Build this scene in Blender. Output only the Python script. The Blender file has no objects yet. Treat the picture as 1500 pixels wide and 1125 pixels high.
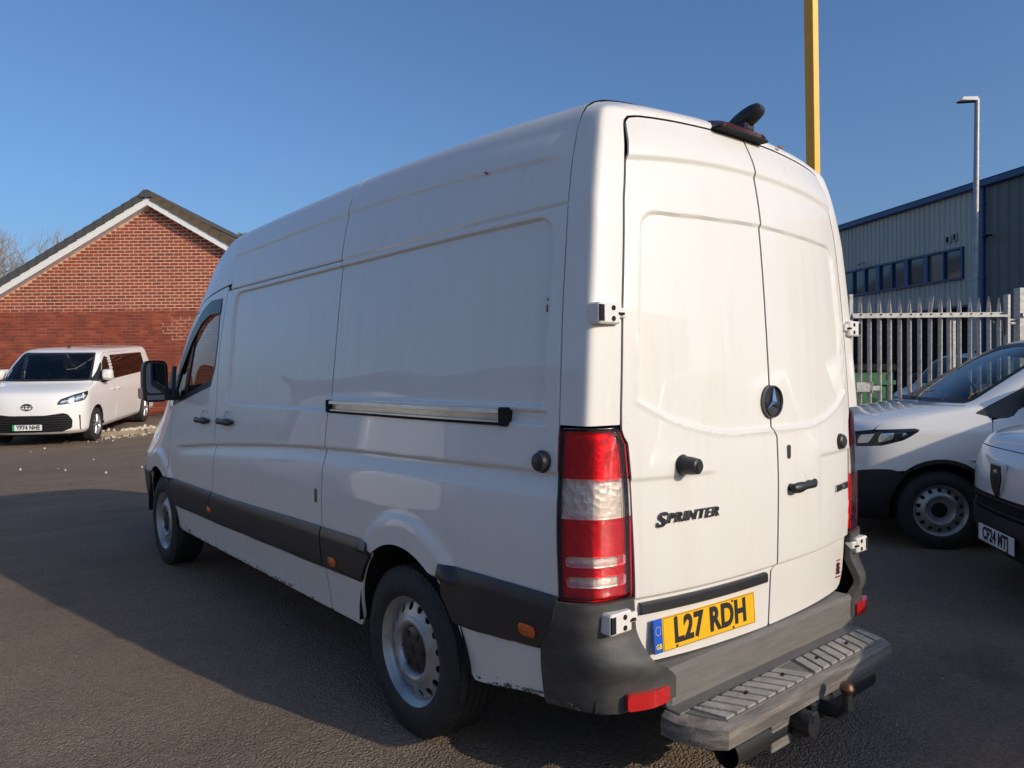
import bpy, math, random
import numpy as np
from mathutils import Vector, Matrix
random.seed(7); np.random.seed(7)
SC = bpy.context.scene
COL = SC.collection
rad = math.radians

# ------------------------------------------------------------------ camera, sky, sun, exposure
CAM = np.array([-2.5527, -1.5865, 1.4883])
YAW, PITCH, ROLL, FPX = 0.69038, -0.0150, -0.00936, 1087.4
def cam_axes():
    cy, sy, cp, sp = math.cos(YAW), math.sin(YAW), math.cos(PITCH), math.sin(PITCH)
    f = Vector((sy*cp, cy*cp, sp)); r = Vector((cy, -sy, 0)); u = r.cross(f)
    c, s = math.cos(ROLL), math.sin(ROLL)
    return c*r + s*u, -s*r + c*u, f
_r, _u, _f = cam_axes()
cd = bpy.data.cameras.new('camera'); cam = bpy.data.objects.new('camera', cd); COL.objects.link(cam)
cd.sensor_width = 36; cd.lens = FPX/1500*36; cd.clip_start = 0.05; cd.clip_end = 3000
m = Matrix((_r, _u, -_f)).transposed().to_4x4(); m.translation = Vector(CAM); cam.matrix_world = m
SC.camera = cam

SUN_EL, SUN_AZ = rad(22), rad(167)            # azimuth clockwise from +Y
world = bpy.data.worlds.new('World'); SC.world = world; world.use_nodes = True
wn = world.node_tree.nodes; wl = world.node_tree.links
sky = wn.new('ShaderNodeTexSky'); sky.sky_type = 'NISHITA'; sky.sun_disc = False
sky.sun_elevation = SUN_EL; sky.sun_rotation = SUN_AZ; sky.altitude = 50
sky.air_density = 1.0; sky.dust_density = 3.2; sky.ozone_density = 6.5
wl.new(sky.outputs[0], wn['Background'].inputs[0]); wn['Background'].inputs[1].default_value = 0.148
sd = bpy.data.lights.new('sun', 'SUN'); sd.energy = 2.85; sd.angle = rad(0.5); sd.color = (1.0, 0.86, 0.67)
sun = bpy.data.objects.new('sun', sd); COL.objects.link(sun)
sdir = Vector((math.sin(SUN_AZ)*math.cos(SUN_EL), math.cos(SUN_AZ)*math.cos(SUN_EL), math.sin(SUN_EL)))
sun.rotation_euler = (-sdir).to_track_quat('-Z', 'Y').to_euler(); sun.location = (5, -20, 12)
SC.view_settings.view_transform = 'Standard'; SC.view_settings.look = 'None'
SC.view_settings.exposure = 0.08; SC.view_settings.gamma = 1.0

# ------------------------------------------------------------------ materials
MATS = {}
def mat(name, col, rough=0.5, metal=0.0, coat=0.0, var=0.0, vscale=6.0, bump=0.0, bscale=200.0, trans=0.0, spec=0.5, col2=None,
        vstretch=(1, 1, 1), coat_rough=0.04, ior=1.5, detail=4.0, vlo=0.35, vhi=0.7):
    if name in MATS: return MATS[name]
    M = bpy.data.materials.new(name); M.use_nodes = True
    nt = M.node_tree; b = nt.nodes['Principled BSDF']
    b.inputs['Base Color'].default_value = (*col, 1); b.inputs['Roughness'].default_value = rough
    b.inputs['Metallic'].default_value = metal; b.inputs['Coat Weight'].default_value = coat
    b.inputs['Coat Roughness'].default_value = coat_rough
    b.inputs['Transmission Weight'].default_value = trans; b.inputs['Specular IOR Level'].default_value = spec
    b.inputs['IOR'].default_value = ior
    if var > 0 or col2 is not None or bump > 0:
        tc = nt.nodes.new('ShaderNodeTexCoord'); mp = nt.nodes.new('ShaderNodeMapping')
        mp.inputs['Scale'].default_value = vstretch
        nt.links.new(tc.outputs['Object'], mp.inputs[0])
    if var > 0 or col2 is not None:
        n = nt.nodes.new('ShaderNodeTexNoise'); n.inputs['Scale'].default_value = vscale; n.inputs['Detail'].default_value = detail
        n.inputs['Roughness'].default_value = 0.6
        nt.links.new(mp.outputs[0], n.inputs[0])
        mr = nt.nodes.new('ShaderNodeMapRange'); mr.inputs[1].default_value = vlo; mr.inputs[2].default_value = vhi
        nt.links.new(n.outputs[0], mr.inputs[0])
        mx = nt.nodes.new('ShaderNodeMix'); mx.data_type = 'RGBA'
        c2 = col2 if col2 is not None else tuple(c*(1-var) for c in col)
        mx.inputs[6].default_value = (*col, 1); mx.inputs[7].default_value = (*c2, 1)
        nt.links.new(mr.outputs[0], mx.inputs[0]); nt.links.new(mx.outputs[2], b.inputs['Base Color'])
    if bump > 0:
        n2 = nt.nodes.new('ShaderNodeTexNoise'); n2.inputs['Scale'].default_value = bscale; n2.inputs['Detail'].default_value = 3
        nt.links.new(tc.outputs['Object'], n2.inputs[0])
        bp = nt.nodes.new('ShaderNodeBump'); bp.inputs['Strength'].default_value = bump; bp.inputs['Distance'].default_value = 0.01
        nt.links.new(n2.outputs[0], bp.inputs['Height']); nt.links.new(bp.outputs[0], b.inputs['Normal'])
    MATS[name] = M
    return M

def mat_asphalt():
    M = bpy.data.materials.new('worn_asphalt'); M.use_nodes = True; nt = M.node_tree; L = nt.links; N = nt.nodes.new
    b = nt.nodes['Principled BSDF']; b.inputs['Roughness'].default_value = 0.88; b.inputs['Specular IOR Level'].default_value = 0.25
    geo = N('ShaderNodeNewGeometry')
    def noise(s, d=4, r=0.6):
        n = N('ShaderNodeTexNoise'); n.inputs['Scale'].default_value = s; n.inputs['Detail'].default_value = d; n.inputs['Roughness'].default_value = r
        L.new(geo.outputs['Position'], n.inputs[0]); return n.outputs[0]
    def vor(s, feat='F1'):
        v = N('ShaderNodeTexVoronoi'); v.inputs['Scale'].default_value = s; v.feature = feat
        L.new(geo.outputs['Position'], v.inputs[0]); return v
    def ramp(inp, lo, hi, a=0.0, c=1.0):
        r = N('ShaderNodeMapRange'); r.inputs[1].default_value = lo; r.inputs[2].default_value = hi; r.inputs[3].default_value = a; r.inputs[4].default_value = c
        L.new(inp, r.inputs[0]); return r.outputs[0]
    def mix(f, A, B, mode='MIX'):
        x = N('ShaderNodeMix'); x.data_type = 'RGBA'; x.blend_type = mode
        for i, v in ((0, f), (6, A), (7, B)):
            if isinstance(v, (int, float)): x.inputs[i].default_value = v
            elif isinstance(v, tuple): x.inputs[i].default_value = (*v, 1)
            else: L.new(v, x.inputs[i])
        return x.outputs[2]
    v1 = vor(95.0)                                    # aggregate
    c = mix(ramp(noise(0.55, 5), .3, .72), (0.255, 0.19, 0.137), (0.19, 0.142, 0.103))     # big patches
    c = mix(ramp(noise(2.6, 6, .7), .5, .75, 0, .55), c, (0.15, 0.12, 0.094))              # stains
    st = N('ShaderNodeMapping'); st.inputs['Rotation'].default_value = (0, 0, .75); st.inputs['Scale'].default_value = (.25, 2.2, 1); L.new(geo.outputs['Position'], st.inputs[0])
    sn = N('ShaderNodeTexNoise'); sn.inputs['Scale'].default_value = 1.3; sn.inputs['Detail'].default_value = 6; sn.inputs['Roughness'].default_value = .65; L.new(st.outputs[0], sn.inputs[0])
    c = mix(ramp(sn.outputs[0], .48, .75, 0, .5), c, (0.30, 0.228, 0.168))                    # dusty tracks
    c = mix(ramp(noise(.9, 3, .5), .62, .74, 0, .55), c, (0.10, 0.08, 0.063))              # oil marks
    sep = N('ShaderNodeSeparateColor'); L.new(v1.outputs['Color'], sep.inputs[0])
    g = ramp(sep.outputs[0], 0, 1, 0.80, 1.25)
    gm = N('ShaderNodeMix'); gm.data_type = 'RGBA'; gm.blend_type = 'MULTIPLY'; gm.inputs[0].default_value = 1
    cc = N('ShaderNodeCombineColor'); [L.new(g, cc.inputs[i]) for i in range(3)]
    L.new(c, gm.inputs[6]); L.new(cc.outputs[0], gm.inputs[7]); c = gm.outputs[2]
    c = mix(ramp(noise(170, 2), .62, .72, 0, .6), c, (0.09, 0.07, 0.055))                  # pits
    v2 = vor(14.0); dot = ramp(v2.outputs['Distance'], .035, .075, 1, 0)
    s2 = N('ShaderNodeSeparateColor'); L.new(v2.outputs['Color'], s2.inputs[0])
    pick = ramp(s2.outputs[1], .72, .73)
    mm = N('ShaderNodeMath'); mm.operation = 'MULTIPLY'; L.new(dot, mm.inputs[0]); L.new(pick, mm.inputs[1])
    c = mix(mm.outputs[0], c, (0.62, 0.57, 0.50))                                           # pale chips
    L.new(c, b.inputs['Base Color'])
    add = N('ShaderNodeMath'); add.operation = 'MULTIPLY_ADD'; L.new(v1.outputs['Distance'], add.inputs[0]); add.inputs[1].default_value = -1.1
    L.new(noise(55, 5), add.inputs[2])
    bp = N('ShaderNodeBump'); bp.inputs['Strength'].default_value = 0.8; bp.inputs['Distance'].default_value = 0.014
    L.new(add.outputs[0], bp.inputs['Height']); L.new(bp.outputs[0], b.inputs['Normal'])
    return M

def mat_glass(name, tint, rough=0.0):
    M = bpy.data.materials.new(name); M.use_nodes = True; nt = M.node_tree
    nt.nodes.remove(nt.nodes['Principled BSDF']); out = nt.nodes['Material Output']
    tr = nt.nodes.new('ShaderNodeBsdfTransparent'); tr.inputs[0].default_value = (*tint, 1)
    gl = nt.nodes.new('ShaderNodeBsdfGlossy'); gl.inputs['Roughness'].default_value = rough; gl.inputs[0].default_value = (1, 1, 1, 1)
    fr = nt.nodes.new('ShaderNodeFresnel'); fr.inputs[0].default_value = 1.55
    mx = nt.nodes.new('ShaderNodeMixShader')
    nt.links.new(fr.outputs[0], mx.inputs[0]); nt.links.new(tr.outputs[0], mx.inputs[1]); nt.links.new(gl.outputs[0], mx.inputs[2])
    nt.links.new(mx.outputs[0], out.inputs[0]); MATS[name] = M
    return M

def mat_ribbed(name, col, scale, rough=0.15, axis=2, amt=0.6, coat=1.0, trans=0.0, col2=None):
    M = mat(name, col, rough, coat=coat, trans=trans, col2=col2, vscale=9, vlo=.3, vhi=.75); nt = M.node_tree
    tc = nt.nodes.new('ShaderNodeTexCoord'); w = nt.nodes.new('ShaderNodeTexWave'); w.bands_direction = 'XYZ'[axis]
    w.inputs['Scale'].default_value = scale; nt.links.new(tc.outputs['Object'], w.inputs[0])
    bp = nt.nodes.new('ShaderNodeBump'); bp.inputs['Strength'].default_value = amt; bp.inputs['Distance'].default_value = 0.004
    nt.links.new(w.outputs['Fac'], bp.inputs['Height']); nt.links.new(bp.outputs[0], nt.nodes['Principled BSDF'].inputs['Normal'])
    return M

M_asph = mat_asphalt()
M_paint = mat('white_van_paint', (0.755, 0.72, 0.67), 0.5, coat=0.7, coat_rough=0.008, col2=(0.72, 0.675, 0.61), vscale=2.2, vstretch=(5, 5, .7), vlo=.5, vhi=.9)
def add_streaks(M):
    nt = M.node_tree; L = nt.links; N = nt.nodes.new; b = nt.nodes['Principled BSDF']; src = b.inputs['Base Color'].links[0].from_socket
    tc = N('ShaderNodeTexCoord'); mp = N('ShaderNodeMapping'); mp.inputs['Scale'].default_value = (26, 26, .9); L.new(tc.outputs['Object'], mp.inputs[0])
    n = N('ShaderNodeTexNoise'); n.inputs['Scale'].default_value = 1; n.inputs['Detail'].default_value = 5; L.new(mp.outputs[0], n.inputs[0])
    n2 = N('ShaderNodeTexNoise'); n2.inputs['Scale'].default_value = 1.4; n2.inputs['Detail'].default_value = 3; L.new(tc.outputs['Object'], n2.inputs[0])
    r1 = N('ShaderNodeMapRange'); r1.inputs[1].default_value = .52; r1.inputs[2].default_value = .80; L.new(n.outputs[0], r1.inputs[0])
    r2 = N('ShaderNodeMapRange'); r2.inputs[1].default_value = .45; r2.inputs[2].default_value = .7; r2.inputs[4].default_value = .30; L.new(n2.outputs[0], r2.inputs[0])
    mu = N('ShaderNodeMath'); mu.operation = 'MULTIPLY'; L.new(r1.outputs[0], mu.inputs[0]); L.new(r2.outputs[0], mu.inputs[1])
    n3 = N('ShaderNodeTexNoise'); n3.inputs['Scale'].default_value = 90; n3.inputs['Detail'].default_value = 2; L.new(tc.outputs['Object'], n3.inputs[0])
    r3 = N('ShaderNodeMapRange'); r3.inputs[1].default_value = .745; r3.inputs[2].default_value = .775; r3.inputs[4].default_value = .6; L.new(n3.outputs[0], r3.inputs[0])
    mx_ = N('ShaderNodeMath'); mx_.operation = 'MAXIMUM'; L.new(mu.outputs[0], mx_.inputs[0]); L.new(r3.outputs[0], mx_.inputs[1])
    m = N('ShaderNodeMix'); m.data_type = 'RGBA'; L.new(mx_.outputs[0], m.inputs[0]); L.new(src, m.inputs[6]); m.inputs[7].default_value = (.40, .36, .30, 1)
    L.new(m.outputs[2], b.inputs['Base Color'])
add_streaks(M_paint)
M_paint2 = mat('clean_white_paint', (0.81, 0.795, 0.765), 0.35, coat=.9, coat_rough=0.02)
M_silver = mat('silver_car_paint', (0.55, 0.57, 0.62), 0.35, metal=0.2, coat=1.0)
M_blackpl = mat('black_plastic', (0.022, 0.022, 0.024), 0.42, bump=.06, bscale=400)
M_mould = mat('charcoal_moulding', (0.033, 0.033, 0.035), 0.36, var=.3, vscale=4)
M_bump = mat('weathered_grey_plastic', (0.048, 0.047, 0.045), 0.58, col2=(0.095, 0.091, 0.085), vscale=9, vstretch=(1, 1.5, 3), bump=.10, bscale=200, vlo=.42, vhi=.9)
M_bar = mat('lit_weathered_bumper', (0.125, 0.118, 0.108), 0.65, col2=(0.20, 0.188, 0.17), vscale=9, vstretch=(.7, 2, 6), bump=.15, bscale=120, vlo=.3, vhi=.95)  # weathered grey centre bar and step; its sunlit lightness is put into the colour
M_step = mat('scuffed_step_plastic', (0.24, 0.228, 0.205), 0.7, col2=(0.42, 0.395, 0.355), vscale=14, bump=.3, bscale=90, vlo=.35, vhi=.75)
M_steplip = mat('worn_step_edge', (0.11, 0.10, 0.092), 0.6, col2=(0.36, 0.325, 0.28), vscale=7, vstretch=(.5, 2, 8), bump=.2, bscale=110, vlo=.4, vhi=.85)
M_rubber = mat('tyre_rubber', (0.018, 0.018, 0.019), 0.72, var=.3, vscale=20, bump=.1, bscale=150, col2=(.035, .033, .031))
M_dark = mat('dark_liner', (0.006, 0.006, 0.007), 0.9)
M_under = mat('underbody_black', (0.012, 0.012, 0.012), 0.85)
M_steel = mat('silver_wheel_paint', (0.42, 0.42, 0.41), 0.38, metal=0.55, col2=(0.24, 0.22, 0.20), vscale=14, vlo=.5, vhi=.8)
M_alloy = mat('alloy_wheel', (0.62, 0.62, 0.63), 0.25, metal=0.8)
M_chrome = mat('chrome', (0.75, 0.75, 0.76), 0.08, metal=1.0)
M_alu = mat('aluminium_track', (0.80, 0.74, 0.64), 0.32, metal=0.35, var=.3, vscale=30, vstretch=(1, .2, 1))
M_badge = mat('dark_chrome_letters', (0.12, 0.12, 0.125), 0.25, metal=0.8)
M_red = mat_ribbed('red_lens', (0.34, 0.004, 0.006), 60, amt=.35, col2=(0.16, 0.002, 0.004))
M_clear = mat_ribbed('clear_lens', (0.56, 0.53, 0.49), 60, amt=.4, col2=(0.36, 0.33, 0.30))
def mat_lens(name, tint, scale, axis_):
    M = mat_glass(name, tint, .03); nt = M.node_tree; g = [n for n in nt.nodes if n.type == 'BSDF_GLOSSY'][0]
    tc = nt.nodes.new('ShaderNodeTexCoord'); w = nt.nodes.new('ShaderNodeTexWave'); w.bands_direction = axis_; w.inputs['Scale'].default_value = scale
    nt.links.new(tc.outputs['Object'], w.inputs[0]); bp = nt.nodes.new('ShaderNodeBump'); bp.inputs['Strength'].default_value = .5; bp.inputs['Distance'].default_value = .003
    nt.links.new(w.outputs['Fac'], bp.inputs['Height']); nt.links.new(bp.outputs[0], g.inputs['Normal']); return M
M_lensR = mat_lens('red_lens_glass', (.90, .014, .018), 50, 'Z'); M_lensC = mat_lens('clear_lens_glass', (.95, .91, .88), 50, 'Z')
def mat_bowl():
    M = mat('lamp_reflector_silver', (.88, .84, .81), .34, metal=.45); nt = M.node_tree; tc = nt.nodes.new('ShaderNodeTexCoord')
    v = nt.nodes.new('ShaderNodeTexVoronoi'); v.inputs['Scale'].default_value = 42; nt.links.new(tc.outputs['Object'], v.inputs[0])
    bp = nt.nodes.new('ShaderNodeBump'); bp.inputs['Strength'].default_value = .35; bp.inputs['Distance'].default_value = .010
    nt.links.new(v.outputs['Distance'], bp.inputs['Height']); nt.links.new(bp.outputs[0], nt.nodes['Principled BSDF'].inputs['Normal']); return M
M_bowl = mat_bowl()
M_refl = mat('red_reflector', (0.50, 0.012, 0.012), 0.2, coat=1.0, bump=.25, bscale=300)
M_orange = mat('orange_lens', (0.62, 0.11, 0.005), 0.25, coat=.7, bump=.3, bscale=260)
M_maroon = mat('smoked_brake_lens', (0.06, 0.006, 0.012), 0.2, coat=1.0)
M_plateY = mat('yellow_plate', (0.88, 0.48, 0.015), 0.4, coat=.3, var=.08, vscale=9)
M_plateW = mat('white_plate', (0.78, 0.78, 0.76), 0.4)
M_blue = mat('plate_blue', (0.015, 0.10, 0.50), 0.4)
M_green = mat('plate_green', (0.01, 0.36, 0.10), 0.4)
M_ink = mat('plate_black', (0.02, 0.018, 0.015), 0.5)
M_gold = mat('plate_gold', (0.8, 0.6, 0.05), 0.5)
M_rust = mat('rusty_tow_ball', (0.14, 0.075, 0.05), 0.45, metal=.6, var=.5, vscale=40)
M_rustspot = mat('rust_spot', (0.23, 0.10, 0.035), 0.8)
M_scratch = mat('scraped_paint', (0.09, 0.075, 0.06), 0.8)
M_glass = mat_glass('window_glass', (0.62, 0.68, 0.66))
M_screen = mat_glass('windscreen_glass', (0.50, 0.56, 0.55))
M_tint = mat_glass('tinted_glass', (0.06, 0.05, 0.05))
M_lamp = mat_glass('lamp_cover', (0.85, 0.87, 0.88))
M_mirror = mat('mirror_glass', (0.38, 0.39, 0.41), 0.02, metal=1.0)
M_seat = mat('dark_seat_cloth', (0.03, 0.03, 0.033), 0.9)
M_white = mat('white_fascia_paint', (0.80, 0.79, 0.76), 0.45)
M_tile = mat('grey_roof_tile', (0.055, 0.057, 0.062), 0.75, col2=(0.085, 0.082, 0.075), vscale=5, bump=.2, bscale=60)
M_moss = mat('mossy_roof_tile', (0.06, 0.058, 0.05), 0.9, col2=(0.15, 0.095, 0.045), vscale=3, bump=.3, bscale=40)
M_brickA = mat('red_brick', (0.33, 0.072, 0.035), 0.88, col2=(0.24, 0.050, 0.028), vscale=2.5, bump=.25, bscale=60)
M_brickB = mat('dark_red_brick', (0.26, 0.058, 0.032), 0.88, col2=(0.17, 0.038, 0.024), vscale=2.5, bump=.25, bscale=60)
M_brickC = mat('orange_red_brick', (0.38, 0.085, 0.038), 0.88, col2=(0.30, 0.066, 0.032), vscale=2.5, bump=.25, bscale=60)
M_mortar = mat('pink_mortar', (0.72, 0.44, 0.30), 0.95, var=.15, vscale=3)
M_mortar2 = mat('stained_mortar', (0.46, 0.19, 0.115), 0.95, col2=(0.24, 0.075, 0.048), vscale=1.3)
M_clad = mat('grey_cladding', (0.50, 0.49, 0.43), 0.55, var=.12, vscale=1.5, vstretch=(1, 1, .2))
M_clad2 = mat('dark_grey_cladding', (0.15, 0.16, 0.15), 0.55, var=.15, vscale=1.5)
M_trimblue = mat('blue_trim', (0.018, 0.065, 0.17), 0.4)
M_galv = mat('galvanised_steel', (0.52, 0.51, 0.48), 0.5, metal=0.35, col2=(0.36, 0.35, 0.33), vscale=25, vlo=.4, vhi=.65)
M_yellow = mat('yellow_post_paint', (0.95, 0.43, 0.008), 0.45, var=.1, vscale=5)
M_skip = mat('green_skip_paint', (0.012, 0.17, 0.055), 0.5, col2=(.05, .14, .06), vscale=8)
M_lampgrey = mat('lamp_post_grey', (0.40, 0.40, 0.385), 0.5, metal=.3, col2=(0.27, .27, .26), vscale=12)
M_stone = mat('pale_stone', (0.60, 0.50, 0.40), 0.9, var=.3, vscale=20)
M_kerb = mat('concrete_kerb', (0.30, 0.25, 0.17), 0.9, col2=(0.22, .18, .12), vscale=6, bump=.3, bscale=60)
M_bark = mat('bare_bark', (0.24, 0.20, 0.17), 0.9)

# ------------------------------------------------------------------ mesh helpers
class MB:
    def __init__(s): s.v = []; s.f = []
    def add(s, verts, faces):
        o = len(s.v); s.v += [tuple(map(float, p)) for p in verts]; s.f += [tuple(i+o for i in q) for q in faces]; return s
    def box(s, x0, x1, y0, y1, z0, z1, ch=0.0):
        if ch <= 0:
            v = [(x, y, z) for x in (x0, x1) for y in (y0, y1) for z in (z0, z1)]
            return s.add(v, [(0, 1, 3, 2), (4, 6, 7, 5), (0, 4, 5, 1), (2, 3, 7, 6), (0, 2, 6, 4), (1, 5, 7, 3)])
        c = min(ch, abs(x1-x0)/2.1, abs(y1-y0)/2.1, abs(z1-z0)/2.1)
        v = []; f = []
        for sx, X in ((-1, x0), (1, x1)):
            for sy, Y in ((-1, y0), (1, y1)):
                for sz, Z in ((-1, z0), (1, z1)):
                    v += [(X, Y-sy*c, Z-sz*c), (X-sx*c, Y, Z-sz*c), (X-sx*c, Y-sy*c, Z)]
        k = lambda a, b, e, w: ((a*2+b)*2+e)*3+w
        f += [(k(0,0,0,0), k(0,0,1,0), k(0,1,1,0), k(0,1,0,0)), (k(1,0,0,0), k(1,1,0,0), k(1,1,1,0), k(1,0,1,0)),
              (k(0,0,0,1), k(1,0,0,1), k(1,0,1,1), k(0,0,1,1)), (k(0,1,0,1), k(0,1,1,1), k(1,1,1,1), k(1,1,0,1)),
              (k(0,0,0,2), k(0,1,0,2), k(1,1,0,2), k(1,0,0,2)), (k(0,0,1,2), k(1,0,1,2), k(1,1,1,2), k(0,1,1,2))]
        for a in (0, 1):
            for b in (0, 1):
                f.append((k(a,b,0,0), k(a,b,1,0), k(a,b,1,1), k(a,b,0,1)))
                f.append((k(a,0,b,0), k(a,1,b,0), k(a,1,b,2), k(a,0,b,2)))
                f.append((k(0,a,b,1), k(1,a,b,1), k(1,a,b,2), k(0,a,b,2)))
                for e in (0, 1): f.append((k(a,b,e,0), k(a,b,e,1), k(a,b,e,2)))
        return s.add(v, f)
    def obox(s, c, ax, ay, az):           # oriented box: centre and three half-axis vectors
        c, ax, ay, az = map(np.array, (c, ax, ay, az))
        v = [c+i*ax+j*ay+k*az for i in (-1, 1) for j in (-1, 1) for k in (-1, 1)]
        return s.add(v, [(0, 1, 3, 2), (4, 6, 7, 5), (0, 4, 5, 1), (2, 3, 7, 6), (0, 2, 6, 4), (1, 5, 7, 3)])
    def tube(s, pts, r, n=10, cap=True):
        pts = [np.array(p, float) for p in pts]; R = r if isinstance(r, (list, tuple)) else [r]*len(pts)
        rings = []; up = None
        for i, p in enumerate(pts):
            d = pts[min(i+1, len(pts)-1)]-pts[max(i-1, 0)]; d = d/np.linalg.norm(d)
            if up is None:
                up = np.array([0, 0, 1.]) if abs(d[2]) < .9 else np.array([1., 0, 0])
            a = np.cross(d, up); a /= np.linalg.norm(a); b = np.cross(a, d); up = b
            rings.append([p+R[i]*(math.cos(t)*a+math.sin(t)*b) for t in np.linspace(0, 2*math.pi, n, endpoint=False)])
        v = [q for g in rings for q in g]; f = []
        for i in range(len(pts)-1):
            for j in range(n):
                f.append((i*n+j, i*n+(j+1) % n, (i+1)*n+(j+1) % n, (i+1)*n+j))
        if cap: f += [tuple(range(n))[::-1], tuple((len(pts)-1)*n+j for j in range(n))]
        return s.add(v, f)
    def lathe(s, prof, axis=0, n=48, c=(0, 0, 0), close=False):     # prof: (r, along)
        v = []; f = []; m = len(prof)
        for t in np.linspace(0, 2*math.pi, n, endpoint=False):
            for r, a in prof:
                p = [0, 0, 0]; p[axis] = a; p[(axis+1) % 3] = r*math.cos(t); p[(axis+2) % 3] = r*math.sin(t)
                v.append((p[0]+c[0], p[1]+c[1], p[2]+c[2]))
        for i in range(n):
            for j in range(m-1 + (1 if close else 0)):
                j2 = (j+1) % m; i2 = (i+1) % n
                f.append((i*m+j, i2*m+j, i2*m+j2, i*m+j2))
        return s.add(v, f)
    def prism(s, poly, axis, a0, a1):     # polygon in the two other axes (cyclic order), extruded along axis
        n = len(poly); v = []
        for a in (a0, a1):
            for p in poly:
                q = [0, 0, 0]; q[axis] = a; q[(axis+1) % 3] = p[0]; q[(axis+2) % 3] = p[1]; v.append(tuple(q))
        f = [tuple(range(n))[::-1], tuple(range(n, 2*n))] + [(i, (i+1) % n, n+(i+1) % n, n+i) for i in range(n)]
        return s.add(v, f)
    def grid(s, P):
        nu, nv = P.shape[:2]; f = []
        for i in range(nu-1):
            for j in range(nv-1): f.append((i*nv+j, (i+1)*nv+j, (i+1)*nv+j+1, i*nv+j+1))
        return s.add(P.reshape(-1, 3), f)
    def mesh(s, name, angle=32, smooth=True):
        me = bpy.data.meshes.new(name); me.from_pydata(s.v, [], s.f); me.update()
        if smooth: me.shade_smooth(); me.set_sharp_from_angle(angle=rad(angle))
        return me

def obj(name, me, material=None, parent=None, loc=None, rot=None, **tags):
    if isinstance(me, MB): me = me.mesh(name)
    if material is not None:
        if len(me.materials) == 0: me.materials.append(material)
    o = bpy.data.objects.new(name, me); COL.objects.link(o)
    if parent is not None: o.parent = parent
    if loc is not None: o.location = loc
    if rot is not None: o.rotation_euler = rot
    for k, v in tags.items(): o[k] = v
    return o
def empty(name, loc=(0, 0, 0), rot=(0, 0, 0), **tags):
    o = bpy.data.objects.new(name, None); COL.objects.link(o); o.location = loc; o.rotation_euler = rot
    for k, v in tags.items(): o[k] = v
    return o
def copy_tree(o, parent=None):
    c = o.copy(); COL.objects.link(c); c.parent = parent
    for ch in list(o.children): copy_tree(ch, c)
    return c

def orient(V, F, toward):                 # flip all faces if the mean normal opposes `toward`
    return F
def clipgrid(P, S, depth=0.0, flip=False):
    """keep the part of grid P where S<0; cut cells exactly; optional return flange of `depth` along -normal"""
    nu, nv = S.shape; ins = S < 0; mb = MB()
    cnt = ins[:-1, :-1].astype(int)+ins[1:, :-1]+ins[1:, 1:]+ins[:-1, 1:]
    need = np.zeros_like(ins); idx = -np.ones((nu, nv), int)
    verts = []; faces = []
    for i, j in np.argwhere(ins): idx[i, j] = len(verts); verts.append(P[i, j])
    for i, j in np.argwhere(cnt == 4): faces.append((idx[i, j], idx[i+1, j], idx[i+1, j+1], idx[i, j+1]))
    cache = {}
    def cut(a, b):
        k = (a, b) if a < b else (b, a)
        if k not in cache:
            sa, sb = S[a], S[b]; t = sa/(sa-sb); t = min(max(t, .02), .98)
            cache[k] = len(verts); verts.append(P[a]+(P[b]-P[a])*t)
        return cache[k]
    for i, j in np.argwhere((cnt > 0) & (cnt < 4)):
        c = [(i, j), (i+1, j), (i+1, j+1), (i, j+1)]; poly = []
        for a, b in zip(c, c[1:]+c[:1]):
            if ins[a]: poly.append(idx[a])
            if ins[a] != ins[b]: poly.append(cut(a, b))
        if len(poly) > 2: faces.append(tuple(poly))
    if not verts: return mb
    V = np.array(verts); Nn = np.zeros_like(V)
    if flip: faces = [q[::-1] for q in faces]
    for q in faces:
        n = np.cross(V[q[1]]-V[q[0]], V[q[2]]-V[q[0]])
        for k in q: Nn[k] += n
    l = np.linalg.norm(Nn, axis=1); l[l == 0] = 1; Nn /= l[:, None]
    mb.v = [tuple(p) for p in V]; mb.f = list(faces)
    if depth:
        ec = {}
        for q in faces:
            for a, b in zip(q, q[1:]+q[:1]): ec[(a, b)] = ec.get((a, b), 0)+1
        nv2 = {}
        def low(k):
            if k not in nv2: nv2[k] = len(mb.v); mb.v.append(tuple(V[k]-Nn[k]*depth))
            return nv2[k]
        for (a, b) in list(ec):
            if (b, a) not in ec: mb.f.append((b, a, low(a), low(b)))
    return mb

def spl(x, xp, yp):                       # monotone-ish cubic interpolation
    xp = np.array(xp, float); yp = np.array(yp, float); x = np.clip(np.asarray(x, float), xp[0], xp[-1])
    d = np.diff(yp)/np.diff(xp); t = np.zeros_like(yp); t[0] = d[0]; t[-1] = d[-1]
    for i in range(1, len(yp)-1):
        t[i] = 0 if d[i-1]*d[i] <= 0 else 2*d[i-1]*d[i]/(d[i-1]+d[i])
    i = np.clip(np.searchsorted(xp, x)-1, 0, len(xp)-2); h = xp[i+1]-xp[i]; u = (x-xp[i])/h
    return (2*u**3-3*u**2+1)*yp[i]+(u**3-2*u**2+u)*h*t[i]+(-2*u**3+3*u**2)*yp[i+1]+(u**3-u**2)*h*t[i+1]
def sst(x, a, b):
    t = np.clip((x-a)/(b-a), 0, 1); return t*t*(3-2*t)
def rmax(a, b, r):                        # intersection with rounded corner
    return np.where((a > -r) & (b > -r), np.hypot(a+r, b+r)-r, np.maximum(a, b))
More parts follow.
